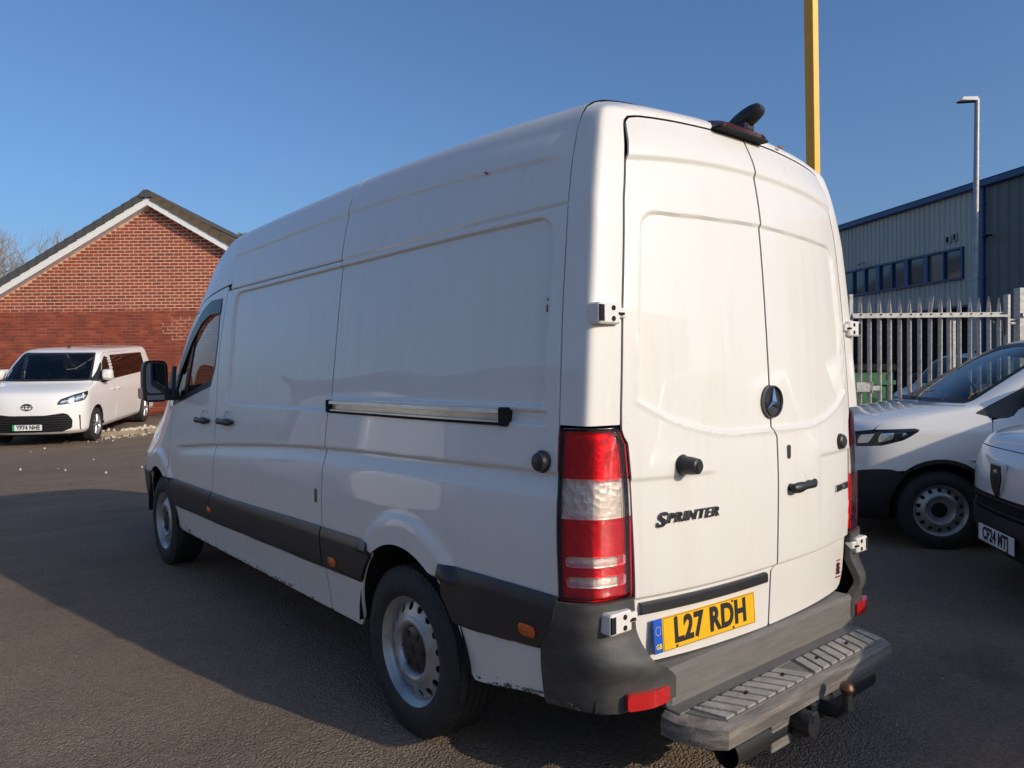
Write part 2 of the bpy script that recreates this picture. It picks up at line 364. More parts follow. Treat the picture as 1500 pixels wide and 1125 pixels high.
def sd_poly(X, Y, pts):
    pts = np.array(pts, float); d = np.full(X.shape, 1e9); s = np.ones(X.shape)
    n = len(pts)
    for i in range(n):
        a = pts[i]; b = pts[i-1]; e = b-a; wx = X-a[0]; wy = Y-a[1]
        t = np.clip((wx*e[0]+wy*e[1])/(e@e), 0, 1); bx = wx-e[0]*t; by = wy-e[1]*t
        d = np.minimum(d, bx*bx+by*by)
        c1 = Y >= a[1]; c2 = Y < b[1]; c3 = e[0]*wy > e[1]*wx
        fl = (c1 & c2 & c3) | (~c1 & ~c2 & ~c3); s = np.where(fl, -s, s)
    return s*np.sqrt(d)
def sd_rbox(X, Y, x0, x1, y0, y1, r):
    cx, cy, hx, hy = (x0+x1)/2, (y0+y1)/2, abs(x1-x0)/2-r, abs(y1-y0)/2-r
    qx = np.abs(X-cx)-hx; qy = np.abs(Y-cy)-hy
    return np.hypot(np.maximum(qx, 0), np.maximum(qy, 0))+np.minimum(np.maximum(qx, qy), 0)-r
def axis(a, b, step, fine=()):            # fine: (centre, halfwidth, step)
    xs = [a]
    while xs[-1] < b:
        st = step
        for c, w, s2 in fine:
            if abs(xs[-1]+s2-c) <= w: st = min(st, s2)
            elif xs[-1] < c-w: st = min(st, max(s2, (c-w)-xs[-1]))
        xs.append(xs[-1]+st)
    xs[-1] = b
    return np.array(xs)
def text_mesh(txt, h, extrude=0.0, bold=0.0, sx=1.0, shear=0.0, spacing=1.0):
    cu = bpy.data.curves.new('text', 'FONT'); cu.body = txt; cu.size = h/0.69; cu.extrude = extrude; cu.offset = bold
    cu.align_x = 'CENTER'; cu.align_y = 'CENTER'; cu.shear = shear; cu.space_character = spacing; cu.resolution_u = 4
    o = bpy.data.objects.new('text', cu); COL.objects.link(o)
    bpy.context.view_layer.update()
    me = bpy.data.meshes.new_from_object(o.evaluated_get(bpy.context.evaluated_depsgraph_get()))
    bpy.data.objects.remove(o); bpy.data.curves.remove(cu)
    me.transform(Matrix.Diagonal((sx, 1, 1, 1)))
    return me

# ------------------------------------------------------------------ wheel (axis X, outer face towards -X at x=0)
def wheel(parent, loc, R=.345, W=.225, rr=.213, kind='holes', side=-1, hubcap=True, nh=16):
    wh = empty('wheel', loc); wh.parent = parent
    if side > 0: wh.rotation_euler = (0, 0, math.pi)
    t = MB(); h = R-rr
    sh = [(rr-.004, .022), (rr+.012, .006), (rr+.3*h, -.004), (rr+.55*h, -.006), (rr+.60*h, -.0035), (rr+.78*h, .001), (R-.016, .012), (R-.006, .022)]
    tread = []
    a0, a1 = .024, W-.024
    for k in range(5):
        w = (a1-a0)/5; s0 = a0+k*w
        tread += [(R-.001, s0+.005), (R, s0+w/2), (R-.001, s0+w-.005)]
        if k < 4: tread += [(R-.009, s0+w-.003), (R-.009, s0+w+.003)]
    prof = sh+tread+[(r, W-a) for r, a in sh[::-1]]
    t.lathe(prof, 0, 72)
    for k in range(72):                   # shoulder blocks
        a = 2*math.pi*k/72
        c, s = math.cos(a), math.sin(a)
        t.obox((.019, (R-.011)*c, (R-.011)*s), (.007, 0, 0), (0, .0085*c, .0085*s), (0, -.0125*s, .0125*c))
    obj('tyre', t, M_rubber, wh)
    # rim: lip + barrel by lathe, face disc cut with holes
    b = MB(); b.lathe([(rr-.005, .02), (rr+.009, .004), (rr+.010, .010), (rr+.004, .012), (rr-.004, .020), (rr-.014, .030), (rr-.019, .047), (rr-.021, .20)], 0, 72)
    if kind == 'holes':
        obj('rim', b, M_steel, wh)
        rg = np.array([.03]+list(np.linspace(.055, rr-.019, 34))); th = np.linspace(0, 2*math.pi, 241)
        G, T = np.meshgrid(rg, th, indexing='ij')
        dep = spl(G, [.0, .06, .095, .103, .116, .128, .14, .165, .182, rr-.019], [.040, .040, .036, .022, .012, .014, .022, .032, .040, .046])
        P = np.stack([dep, G*np.cos(T), G*np.sin(T)], -1)
        S = np.full(G.shape, -1.)
        if not hubcap: S = np.maximum(S, .062-G)
        rh = rr*.825
        for k in range(nh):
            a = 2*math.pi*(k+.5)/nh
            S = np.maximum(S, .0165-np.hypot(G*np.cos(T)-rh*math.cos(a), G*np.sin(T)-rh*math.sin(a)))
        obj('wheel_disc', clipgrid(P, S, .006, flip=True), M_steel, wh)
        if hubcap:
            hc = MB(); hc.lathe([(.0, .020), (.03, .019), (.06, .022), (.088, .026), (.097, .033), (.099, .045)], 0, 48)
            for k in range(6):
                a = 2*math.pi*k/6; hc.obox((.0215, .068*math.cos(a), .068*math.sin(a)), (.004, 0, 0), (0, .013*math.cos(a), .013*math.sin(a)), (0, -.004*math.sin(a), .004*math.cos(a)))
            for k in range(3):
                a = 2*math.pi*k/3+math.pi/2; hc.obox((.018, .012*math.cos(a), .012*math.sin(a)), (.002, 0, 0), (0, .013*math.cos(a), .013*math.sin(a)), (0, -.002*math.sin(a), .002*math.cos(a)))
            obj('hub_cap', hc, M_mould, wh)
        else:
            hc = MB(); hc.lathe([(0, .05), (.04, .05), (.062, .055), (.066, .08)], 0, 32)
            for k in range(5):
                a = 2*math.pi*k/5; hc.tube([(.03, .048*math.cos(a), .048*math.sin(a)), (.055, .048*math.cos(a), .048*math.sin(a))], .011, 6)
            obj('hub', hc, M_under, wh)
    else:                                  # multi-spoke alloy
        for k in range(10):
            a = 2*math.pi*k/10; da = .11
            for s in (-1, 1):
                b.tube([(.02, .05*math.cos(a), .05*math.sin(a)), (.012, .12*math.cos(a+s*da*.5), .12*math.sin(a+s*da*.5)), (.018, (rr-.008)*math.cos(a+s*da), (rr-.008)*math.sin(a+s*da))], [.014, .010, .009], 6)
        b.lathe([(0, .012), (.04, .012), (.055, .022), (.055, .05)], 0, 24)
        obj('rim', b, M_alloy, wh)
    bk = MB(); bk.lathe([(0, .105), (rr-.02, .105)], 0, 32); bk.lathe([(0, .085), (.13, .085), (.132, .10)], 0, 32)
    obj('brake_disc', bk, M_under, wh)
    return wh

# ================================================================== SETTING
def gz(x, y):
    d = (x+2.55)*.637+(y+1.59)*.771
    return .058*np.maximum(0, np.minimum(d, 24)-12.7)
gx = np.concatenate([np.linspace(-900, -40, 8)[:-1], np.linspace(-40, 60, 101), np.linspace(60, 900, 8)[1:]])
gy = np.concatenate([np.linspace(-900, -40, 8)[:-1], np.linspace(-40, 60, 101), np.linspace(60, 900, 8)[1:]])
GX, GY = np.meshgrid(gx, gy, indexing='ij')
obj('ground', MB().grid(np.stack([GX, GY, gz(GX, GY)], -1)), M_asph, kind='structure')

# ---- brick gable building
def build_gable():
    root = empty('brick_building', (2.834, 20.30, 0), (0, 0, -0.69038), label='red brick single-storey building with white-edged gable and dark tiled roof', category='building')
    ap, sl, hw = 6.13, .592, 6.0           # apex height, slope, half width
    top = lambda x: ap-sl*abs(x)
    zj = 3.27                              # stained lower wall reaches here
    CW, CH = .243, .0879
    core = MB().prism([(.012, .2), (.3, .2), (.3, zj), (.012, zj)], 0, -hw, hw)
    obj('lower_wall', core, M_mortar2, root)
    g = MB(); g.prism([(-hw, zj+.002), (hw, zj+.002), (hw, top(hw)), (0, ap), (-hw, top(hw))][::1], 1, .020, .3)
    # prism axis=1 takes (z,x) order -> rebuild in x,z explicitly
    g = MB(); pl = [(-hw, zj+.002), (hw, zj+.002), (hw, top(hw)), (0, ap), (-hw, top(hw))]
    pl = [(x, max(z, zj+.003)) for x, z in pl] if top(hw) > zj else [(-(ap-zj)/sl, zj+.002), ((ap-zj)/sl, zj+.002), (0, ap)]
    n = len(pl); g.add([(x, y, z) for y in (.020, .3) for x, z in pl], [tuple(range(n)), tuple(range(n, 2*n))[::-1]]+[(i, n+i, n+(i+1) % n, (i+1) % n) for i in range(n)])
    obj('gable_wall', g, M_mortar, root)
    back = MB().box(-hw, hw, .3, 12, .2, 2.5); obj('building_body', back, M_brickB, root)
    bricks = []
    for r in range(0, 70):
        z0 = .30+r*CH; low = z0+CH*.5 < zj
        for k in range(-26, 27):
            x0 = k*CW+(CW/2 if r % 2 else 0); x1 = x0+CW-(.022 if low else .032); z1 = z0+CH-(.020 if low else .031)
            a, b = x0, x1
            if z1 > 2.55:
                lim = (ap-.03-z1)/sl
                a = max(a, -lim); b = min(b, lim)
                if b-a < .04: continue
            a = max(a, -hw); b = min(b, hw)
            if b-a < .04: continue
            bricks.append((a, b, z0, z1, low))
    rest = {M_brickA: MB(), M_brickB: MB(), M_brickC: MB()}
    cand = []
    for q in bricks:
        a, b, z0, z1, low = q
        vis = -4.1 < a < 2.6 and z0 > 3.3 and (b-a) > .2
        u = random.random()
        M = (M_brickB if u < .55 else M_brickA if u < .93 else M_brickC) if low else (M_brickA if u < .62 else M_brickC if u < .82 else M_brickB)
        cand.append((abs(a-.1)+abs(z0-4.4)*1.4 if vis else 99, q, M))
    cand.sort(key=lambda t: t[0])
    base = {}
    for i, (sc, q, M) in enumerate(cand):
        a, b, z0, z1, low = q; pr = random.uniform(-.002, .002)
        y0 = (-.001 if low else .004)+pr
        if i < 298 and sc < 50:
            if M not in base:
                base[M] = MB().box(0, CW-.032, 0, .03, 0, CH-.031, .003).mesh('brick'); base[M].materials.append(M)
            obj('brick', base[M], None, root, loc=(a, y0, z0))
        else: rest[M].box(a, b, y0, y0+.03, z0, z1)
    # one paler patched area
    for M, mb in rest.items():
        o = obj('brickwork', mb.mesh('brickwork', smooth=False), M, root, kind='stuff')
    pt = MB()
    for r in range(7):
        w0, w1 = (.0, 4) if r in (2, 3, 4) else (.6, 3)
        for k in range(5):
            x = .28+k*CW+(CW/2 if r % 2 else 0); z = .30+(25+r)*CH
            if not (w0 <= k <= w1): continue
            pt.box(x-.026, x, -.003, .01, z-.020, z+CH)
            pt.box(x-.02, x+CW-.03, -.003, .01, z-.026, z)
    obj('pale_mortar_patch', pt, mat('faded_mortar', (0.56, 0.31, 0.21), .95, col2=(.34, .14, .09), vscale=5), root)
    # roof slabs, verge tiles, barge boards
    th = math.atan(sl); c, s = math.cos(th), math.sin(th)
    for sg in (-1, 1):
        L = (hw+.45)/c
        ex = np.array([sg*c, 0, -s]); ez = np.array([sg*s, 0, c])
        o0 = np.array([0, 0, ap])
        def ob(mb, l0, l1, y0, y1, h0, h1):
            ctr = o0+ex*(l0+l1)/2+ez*(h0+h1)/2+np.array([0, (y0+y1)/2, 0]); mb.obox(ctr, ex*(l1-l0)/2, (0, (y1-y0)/2, 0), ez*(h1-h0)/2); return mb
        M = M_tile if sg < 0 else M_moss
        obj('roof_slope', ob(MB(), .0, L, -.16, 12.2, .17, .20), M, root)
        b = MB(); ob(b, -.09, L, -.235-.001*sg, -.195, -.02, .165); obj('barge_board', b, M_white, root)
        b = MB(); ob(b, 0.0, L, -.195, .02, -.015, .01); obj('soffit', b, M_white, root)
        tm = None; n = int(L/.30)
        for k in range(n):
            if tm is None:
                mb = MB(); mb.obox((0, 0, 0), (.146, 0, 0), (0, .055, 0), (0, 0, .088)); mb.obox((.0, .32, .065), (.158, 0, 0), (0, .28, 0), (0, 0, .018))
                tm = mb.mesh('verge_tile'); tm.materials.append(M)
            p = o0+ex*(.17+k*.30)+ez*(.235)+np.array([0, -.225, 0])
            o = obj('verge_tile', tm, None, root, loc=tuple(p)); o.rotation_euler = (0, th*sg-.045*sg+random.uniform(-.012, .012), 0)
            if sg < 0: o.rotation_euler[1] = -th+.055+random.uniform(-.012, .012)
    rd = MB(); rd.prism([(-.30, 0), (12.2, 0), (12.2, .1), (-.30, .1)], 0, 0, .001)
    rd = MB(); pl = [(-.17, .17), (.17, .17), (.17, .27), (.06, .37), (-.06, .37), (-.17, .27)]
    rd.add([(x, y, ap+z) for y in (-.31, 12.2) for x, z in pl], [tuple(range(6)), tuple(range(6, 12))[::-1]]+[(i, 6+i, 6+(i+1) % 6, (i+1) % 6) for i in range(6)])
    obj('ridge_tile', rd, M_tile, root)
    fl = MB().tube([(-.78, 2.0, 5.8), (-.78, 2.0, 6.72)], .06, 12); fl.tube([(-.78, 2.0, 6.72), (-.78, 2.0, 6.75), (-.78, 2.0, 6.86), (-.78, 2.0, 6.88)], [.085, .09, .085, .05], 12)
    obj('flue_pipe', fl, M_dark, root)
build_gable()

# low white-capped plinth wall beside the brick building
pw = empty('low_wall', (-.62, 20.55, 0), (0, 0, -0.69), label='low pinkish wall with white coping beside brick gable', category='wall')
obj('wall_block', MB().box(-2.6, .55, -.35, .1, .3, 1.50), mat('pink_render', (.50, .30, .25), .9, var=.2, vscale=3), pw)
obj('coping', MB().box(-2.7, .50, -.45, .2, 1.50, 1.68, .02), M_white, pw)

# distant shed behind the roof
fs = empty('far_shed', (11.9, 38.6, 0), (0, 0, -0.45), label='distant grey corrugated shed with dark blue roof edge behind brick roof', category='building')
mb = MB(); pl = [(-4, 0), (4, 0), (4, 7.2), (0, 8.95), (-4, 7.2)]
mb.add([(x, y, z) for y in (0, 9) for x, z in pl], [tuple(range(5)), tuple(range(5, 10))[::-1]]+[(i, 5+i, 5+(i+1) % 5, (i+1) % 5) for i in range(5)])
obj('shed_wall', mb, M_clad, fs)
mb = MB()
for k in range(40): mb.box(-3.95+k*.2, -3.88+k*.2, -.04, .0, 1, 8.9-.437*abs(-3.91+k*.2))
obj('cladding_rib', mb, mat('pale_rib', (.33, .33, .27), .6), fs, kind='stuff')
for sg in (-1, 1):
    c, s = math.cos(math.atan(.4375)), math.sin(math.atan(.4375))
    mb = MB().obox((sg*2.0, 4.4, 8.1), (sg*2.45*c, 0, -2.45*s), (0, 4.7, 0), (sg*.1*s, 0, .1*c)); obj('roof_edge', mb, M_clad2, fs)

# ---- warehouse with ribbed cladding
def build_warehouse():
    root = empty('warehouse', (20.06, 5.75, 0), (0, 0, math.atan2(.8746, .4848)), label='long grey ribbed metal warehouse with blue eaves and window band', category='building')
    EV = 6.55
    wx0, wx1, wz0, wz1 = .70, 6.75, 4.05, 4.83
    obj('wall_core', MB().box(-14, 22, -8, -.06, .2, EV), M_clad2, root)
    def sheet(x0, x1, z0, z1, pitch, M):
        P = []; x = x0
        while x < x1-.001:
            P += [(x, .0), (x+pitch*.55, .0), (x+pitch*.66, .035), (x+pitch*.89, .035)]; x += pitch
        P = [(min(a, x1), b) for a, b in P]+[(x1, 0)]
        mb = MB(); n = len(P)
        mb.add([(a, b, z) for z in (z0, z1) for a, b in P], [(i+1, i, n+i, n+i+1) for i in range(n-1)])
        return obj('cladding_sheet', mb.mesh('cladding_sheet', smooth=False), M, root)
    for k in range(22):
        x0 = .08+k; x1 = x0+.996
        if x1 < wx0 or x0 > wx1: sheet(x0, x1, 3.25, EV-.18, .2, M_clad)
        else:
            sheet(x0, x1, wz1+.06, EV-.18, .2, M_clad); sheet(x0, x1, 3.25, wz0-.06, .2, M_clad)
    sheet(.08, wx0-.055, wz0-.062, wz1+.062, .2, M_clad); sheet(wx1+.06, 7.08, wz0-.062, wz1+.062, .2, M_clad)
    for k in range(13): sheet(-.996-k, -.08-k if k == 0 else -k-.0, .3, EV-.18, .333, M_clad2)
    for k in range(11): sheet(.08+2*k, .08+2*k+1.99, .3, 3.2, .25, M_dark)  # near-black lower wall: the shade beyond the fence is put into its colour
    obj('drip_flashing', MB().box(.08, 22, -.05, .06, 3.2, 3.26), M_trimblue, root)
    obj('eaves_gutter', MB().box(-14, 22, -.1, .16, EV-.2, EV, .03), M_trimblue, root)
    rf = MB(); rf.add([(-14, .16, EV), (22, .16, EV), (22, -8, EV+.75), (-14, -8, EV+.75)], [(0, 1, 2, 3)]); obj('roof_sheet', rf, M_clad2, root)
    dp = MB().box(-.075, .075, -.05, .12, .3, EV-.2, .02)
    obj('downpipe', dp, M_trimblue, root)
    for z in (5.9, 4.9, 3.9): obj('pipe_bracket', MB().box(-.11, .11, -.05, .135, z, z+.05), M_trimblue, root)
    # window band
    fr = MB(); fr.box(wx0-.05, wx1+.05, -.05, .09, wz1, wz1+.06); fr.box(wx0-.05, wx1+.05, -.05, .11, wz0-.06, wz0)
    mull = [(.70, .03), (1.38, .025), (2.08, .09), (2.90, .09), (3.55, .035), (4.20, .09), (4.87, .035), (5.48, .035), (6.1, .04), (6.72, .04)]
    obj('window_frame', fr, M_trimblue, root)
    mg = mat('office_glass', (.05, .06, .075), .06, spec=.8)
    mg2 = mat('office_blind', (.13, .115, .10), .4, coat=.6)
    for (a, wa), (b, wb) in zip(mull, mull[1:]):
        obj('window_pane', MB().box(a+wa-.001, b-wb+.001, -.05, .015, wz0-.001, wz1+.001), mg2 if abs(a-1.38) < .01 else mg, root)
    for a, wa in mull: obj('mullion', MB().box(a-wa, a+wa, -.05, .085, wz0, wz1), M_trimblue, root)
    for x, z, s in ((1.23, 5.17, .085), (.97, 5.2, .06)):
        v = MB().box(x-s, x+s, 0, .07, z-.11, z+.11, .01); o = obj('wall_vent', v, M_galv, root)
        obj('vent_grille', MB().box(x-s*.6, x+s*.6, .07, .076, z-.08, z+.08), M_dark, o)
    for x, z in ((-.25, 5.03), (4.98, 5.07)):
        o = obj('security_camera', MB().box(x-.02, x+.02, 0, .15, z-.02, z+.02).tube([(x, .15, z-.02), (x-.05, .3, z-.08)], .04, 10), M_dark if x < 0 else M_clad, root)
build_warehouse()
# unseen blocks added to cut sky light, warm the bounce and fill reflections
yd = empty('added_bounce_block', (-15.5, 4, 0), (0, 0, 0), label='added unseen buff brick unit for warm bounce and reflections in the paint', category='building')
M_buff = mat('buff_brick', (0.42, 0.32, 0.22), .9, col2=(0.34, 0.25, 0.17), vscale=1.5)
obj('bounce_wall', MB().box(-7, 0, -9, 34, 0, 4.0), M_buff, yd)
obj('bounce_roof', MB().box(-7.2, .25, -9.2, 34.2, 4.0, 4.25), M_clad2, yd)
for k in range(6): obj('bounce_shutter', MB().box(-.05, .04, -6+k*6.2, -2+k*6.2, 0, 3.3), M_white if k % 2 else M_clad2, yd)
yb = empty('added_sky_blocker', (2, -34, 0), (0, 0, 0), label='added unseen buff brick block behind the camera holding back low sky glow', category='building')  # unseen block added to keep low sky glow off the vans
obj('blocker_wall', MB().box(-26, 26, -8, 0, 0, 8.0), M_buff, yb)
obj('blocker_roof', MB().box(-26.3, 26.3, -8.3, .3, 8.0, 8.4), M_clad2, yb)
for k in range(12): obj('blocker_window', MB().box(-24+k*4.1, -21.8+k*4.1, -.1, .03, 4.6, 6.2), M_dark, yb)

# ---- palisade fence
def build_fence():
    A = np.array([7.86, 3.46]); d = np.array([.7705, -.6374]); ang = math.atan2(d[1], d[0])
    root = empty('palisade_fence', (A[0], A[1], 0), (0, 0, ang), label='galvanised steel palisade fence with spiked pales and gate post', category='fence')
    # local x along the fence, -y towards the yard
    pm = MB(); w = .0325; pr = [(-w, 0), (-w*.62, -.012), (-w*.22, -.022), (0, -.011), (w*.22, -.022), (w*.62, -.012), (w, 0), (w*.6, .004), (-w*.6, .004)]
    n = len(pr)
    zz = [(.08, 1), (2.30, 1), (2.40, .75), (2.50, .22)]
    v = [(x*s, y, z) for z, s in zz for x, y in pr]; f = []
    for k in range(len(zz)-1):
        for i in range(n): f.append((k*n+i, k*n+(i+1) % n, (k+1)*n+(i+1) % n, (k+1)*n+i))
    f += [tuple(range(n))[::-1], tuple((len(zz)-1)*n+i for i in range(n))]
    # split head: outer points splay
    pm.add(v, f)
    pm.add([(-w, 0, 2.2), (-w*.5, -.015, 2.2), (-w*.9, -.05, 2.42), (-w*1.1, -.05, 2.40)], [(0, 1, 2, 3)])
    me = pm.mesh('pale', smooth=False); me.materials.append(M_galv)
    xs = [.10+k*.141 for k in range(15)]+[3.0+k*.141 for k in range(14)]
    for k, x in enumerate(xs):
        o = obj('pale', me, None, root, loc=(x, -.03, random.uniform(-.02, .02)))
        o.rotation_euler = (random.uniform(-.006, .006), random.uniform(-.004, .004), random.uniform(-.1, .1))
        if k == 7: pass
    sp = MB().tube([(1.09, -.045, 2.2), (1.13, -.06, 2.52)], [.014, .005], 6); obj('bent_spike', sp, M_galv, root)
    bolt = MB().tube([(0, -.012, 0), (0, .01, 0)], .011, 6).mesh('bolt'); bolt.materials.append(M_dark)
    for x in xs: obj('bolt', bolt, None, root, loc=(x, -.076, 2.258))
    for z in (2.21, .45):
        r = MB(); r.box(-.02, 2.17, -.100, -.050, z, z+.030); r.box(-.02, 2.09, -.075, -.049, z+.030, z+.068)
        obj('rail', r, M_galv, root)
        obj('rail', MB().box(2.36, 5.0, -.10, -.050, z, z+.055), M_galv, root)
    obj('post', MB().box(-.06, .0, -.06, .05, 0, 2.55, .008), M_galv, root)
    obj('post', MB().box(1.415, 1.465, -.03, .07, 0, 2.21, .006), M_galv, root)
    obj('post', MB().box(2.17, 2.215, -.06, .04, 0, 2.53, .006), M_galv, root)
    gp = obj('gate_post', MB().box(2.33, 2.42, -.07, .06, 0, 2.62, .008), M_galv, root)
    hg = MB(); hg.tube([(2.215, -.02, 2.17), (2.33, -.02, 2.17)], .016, 8); hg.tube([(2.24, -.02, 2.12), (2.30, -.02, 2.12)], .02, 8); obj('hinge', hg, M_galv, gp)
    obj('corner_brace', MB().add([(1.95, -.01, 2.20), (2.17, -.01, 2.20), (2.17, -.01, 1.95), (1.95, .0, 2.20), (2.17, .0, 2.20), (2.17, .0, 1.95)], [(0, 1, 2), (5, 4, 3), (0, 2, 5, 3)]), M_clad2, root)
    lk = MB(); lk.box(.02, .22, -.10, -.05, 1.17, 1.31, .006); lk.box(.22, .36, -.085, -.06, 1.19, 1.26, .004); lk.tube([(.24, -.10, 1.16), (.24, -.11, 1.30), (.20, -.11, 1.34), (.18, -.10, 1.30)], .010, 6)
    obj('lock_box', lk, M_galv, root)
build_fence()

# ---- yellow post
yp = empty('yellow_post', (6.60, 3.30, 0), (0, rad(-.8), rad(-16)), label='tall yellow steel box-section post rising behind the large van', category='post')
obj('shaft', MB().box(-.048, .048, -.075, .075, 0, 7.6, .006), M_yellow, yp)
obj('base_plate', MB().box(-.16, .16, -.18, .18, -.02, .02), M_yellow, yp)
ba = obj('cross_arm', MB().box(.048, 3.6, -.06, .06, 7.35, 7.5, .006), M_yellow, yp)

# ---- lamp post
lp = empty('lamp_post', (16.5, 4.82, .0), (0, rad(-.6), rad(129)), label='tall grey street lamp post with flat lantern in front of warehouse', category='lamp post')
mb = MB().tube([(0, 0, 0), (0, 0, 1.4), (0, 0, 1.45), (0, 0, 7.62)], [.10, .10, .075, .052], 14); obj('shaft', mb, M_lampgrey, lp)
mb = MB().tube([(0, 0, 7.55), (.0, 0, 7.64), (.05, 0, 7.66)], [.055, .055, .05], 10); obj('bracket', mb, M_lampgrey, lp)
mb = MB(); mb.add([(0, -.07, 7.60), (.34, -.09, 7.63), (.44, -.04, 7.60), (.44, .04, 7.60), (.34, .09, 7.63), (0, .07, 7.60),
                   (0, -.06, 7.69), (.30, -.07, 7.70), (.42, -.03, 7.63), (.42, .03, 7.63), (.30, .07, 7.70), (0, .06, 7.69)],
                  [(0, 1, 2, 3, 4, 5), (11, 10, 9, 8, 7, 6)]+[(i, 6+i, 6+(i+1) % 6, (i+1) % 6) for i in range(6)])
o = obj('lantern', mb, M_white, lp)
obj('diffuser', MB().box(.03, .40, -.06, .06, 7.585, 7.60), M_dark, o)

# ---- bare trees
def bare_tree(loc, h, label, seed):
    rnd = random.Random(seed); root = empty('bare_tree', loc, label=label, category='tree', group='bare trees behind the brick building')
    tw = MB(); tr = MB()
    def grow(p, d, L, r, lev):
        q = p+d*L; mid = p+d*L*.5+np.array([rnd.uniform(-1, 1) for _ in range(3)])*L*.05
        (tr if lev < 2 else tw).tube([p, mid, q], [r, r*.8, r*.6], 6 if lev < 2 else 3, cap=False)
        if lev >= 6: return
        for k in range(3 if lev < 5 else 2):
            nd = d+np.array([rnd.uniform(-1, 1), rnd.uniform(-1, 1), rnd.uniform(-.25, .7)])*.62; nd /= np.linalg.norm(nd)
            grow(p+d*L*rnd.uniform(.55, 1.0), nd, L*rnd.uniform(.62, .82), r*.58, lev+1)
    grow(np.array([0, 0, 0.]), np.array([0, 0, 1.]), h*.27, h*.013, 0)
    obj('trunk', tr, M_bark, root); obj('crown', tw.mesh('crown', smooth=False), M_bark, root)
bare_tree((3.2, 62, .6), 16, 'leafless tree rising behind the low end of the brick roof', 3)
bare_tree((5.9, 64, .6), 17.5, 'taller leafless tree beside the brick roof slope', 5)
bare_tree((1.2, 66, .6), 16.5, 'leafless tree standing furthest along the brick roof edge', 8)

# ---- kerb island with loose stones
kb = empty('kerb', (1.0, 16.42, 0), (0, 0, -.17), label='weathered concrete kerb stones beside parked white people carrier', category='kerb')
for k in range(6):
    x = -.25+k*.93; g0 = float(gz(1+x, 16.4-.17*x))
    obj('kerb_stone', MB().box(x, x+.915, 0, .14, g0-.1, g0+.10, .02), M_kerb, kb)
ob = MB(); st = MB()
for k in range(90):
    x = random.gauss(1.75, .4); y = 16.75+abs(random.gauss(0, .22)); s = random.uniform(.02, .05)
    st.tube([(x, y, float(gz(x, y))+.02), (x+s*.8, y+s*.3, float(gz(x, y))+.02+s*1.2)], [s*.9, s*.5], 5)
for k in range(92):
    x = random.gauss(1.1, .45); y = 16.05+random.gauss(0, .16) if k < 80 else random.uniform(11, 16); s = random.uniform(.012, .03)
    x = x if k < 80 else random.uniform(-1.6, 1.2)
    z = float(gz(x, y)); st.tube([(x, y, z), (x+s*.6, y+s*.4, z+s)], [s*.8, s*.4], 5)
obj('gravel', st.mesh('gravel', smooth=False), M_stone, kind='stuff', label='pale loose stones scattered along the kerb and tarmac', category='gravel')

# ================================================================== LARGE PANEL VAN (rear centre at the origin, nose towards +Y)
VAN = empty('panel_van', (0, 0, 0), label='large white high-roof panel van with rear step and yellow number plate', category='van')
PZ = [.2, .34, .45, .6, .75, .9, 1.05, 1.15, 1.35, 1.72, 2.06, 2.2, 2.33]
PX = [.90, .925, .945, .965, .976, .978, .970, .958, .935, .897, .853, .823, .782]
RX = [.782, .765, .735, .69, .62, .5, .25, 0]; RZ = [0, .045, .085, .110, .128, .142, .158, .165]
EY = [0, .15, .7, 1.8, 2.5, 3.35, 3.6, 3.75, 3.9, 4.07, 4.235, 4.35, 4.465, 4.56, 4.66, 4.76, 4.86, 5.0, 5.1, 5.3, 5.5, 5.62, 5.70]
EZ = [2.315, 2.32, 2.345, 2.372, 2.37, 2.36, 2.345, 2.31, 2.25, 2.15, 2.04, 1.96, 1.865, 1.765, 1.665, 1.565, 1.465, 1.33, 1.25, 1.17, 1.07, .97, .84]
def vE(y): return spl(y, EY, EZ)
def vz0(y): return 2.06-1.31*sst(np.asarray(y, float), 3.2, 4.2)
def vw(y): return (1-.043*(1-sst(np.asarray(y, float), 0, .95)))*spl(y, [0, 4.5, 5.0, 5.3, 5.5, 5.62, 5.70], [1, 1, .985, .955, .90, .83, .72])
def q2z(q, y):
    z0 = vz0(y); g = (vE(y)-z0)/(2.33-z0); return np.where(q > z0, z0+(q-z0)*g, q)
def z2q(z, y):
    z0 = vz0(y); g = (vE(y)-z0)/(2.33-z0); return np.where(z > z0, z0+(z-z0)/g, z)
def vS(y, z): return spl(z2q(z, y), PZ, PX)*vw(y)
def ysR(z): return spl(z, [.2, .45, .6, .68, .776, 1.3, 1.72, 2.06, 2.26, 2.5], [.240, .240, .227, .161, .143, .171, .190, .203, .218, .226])
def swz(y): return spl(y, [0, .1, .86, 1.77, 3.32, 4.14, 4.6], [1.156, 1.155, 1.144, 1.122, 1.035, .968, .94])
ARC = [(1.045, .395, .392), (4.74, .39, .385)]            # wheel openings: y, z, r
def sd_arch(Y, Z, grow=0.0):
    d = np.full(Y.shape, 9.)
    for yc, zc, r in ARC:
        c = np.hypot(Y-yc, Z-zc)-(r+grow)
        t = np.maximum(np.abs(Y-yc)-(r+grow)-np.maximum(0, (zc-Z))*.7, Z-zc)
        d = np.minimum(d, np.minimum(c, t))
    return d
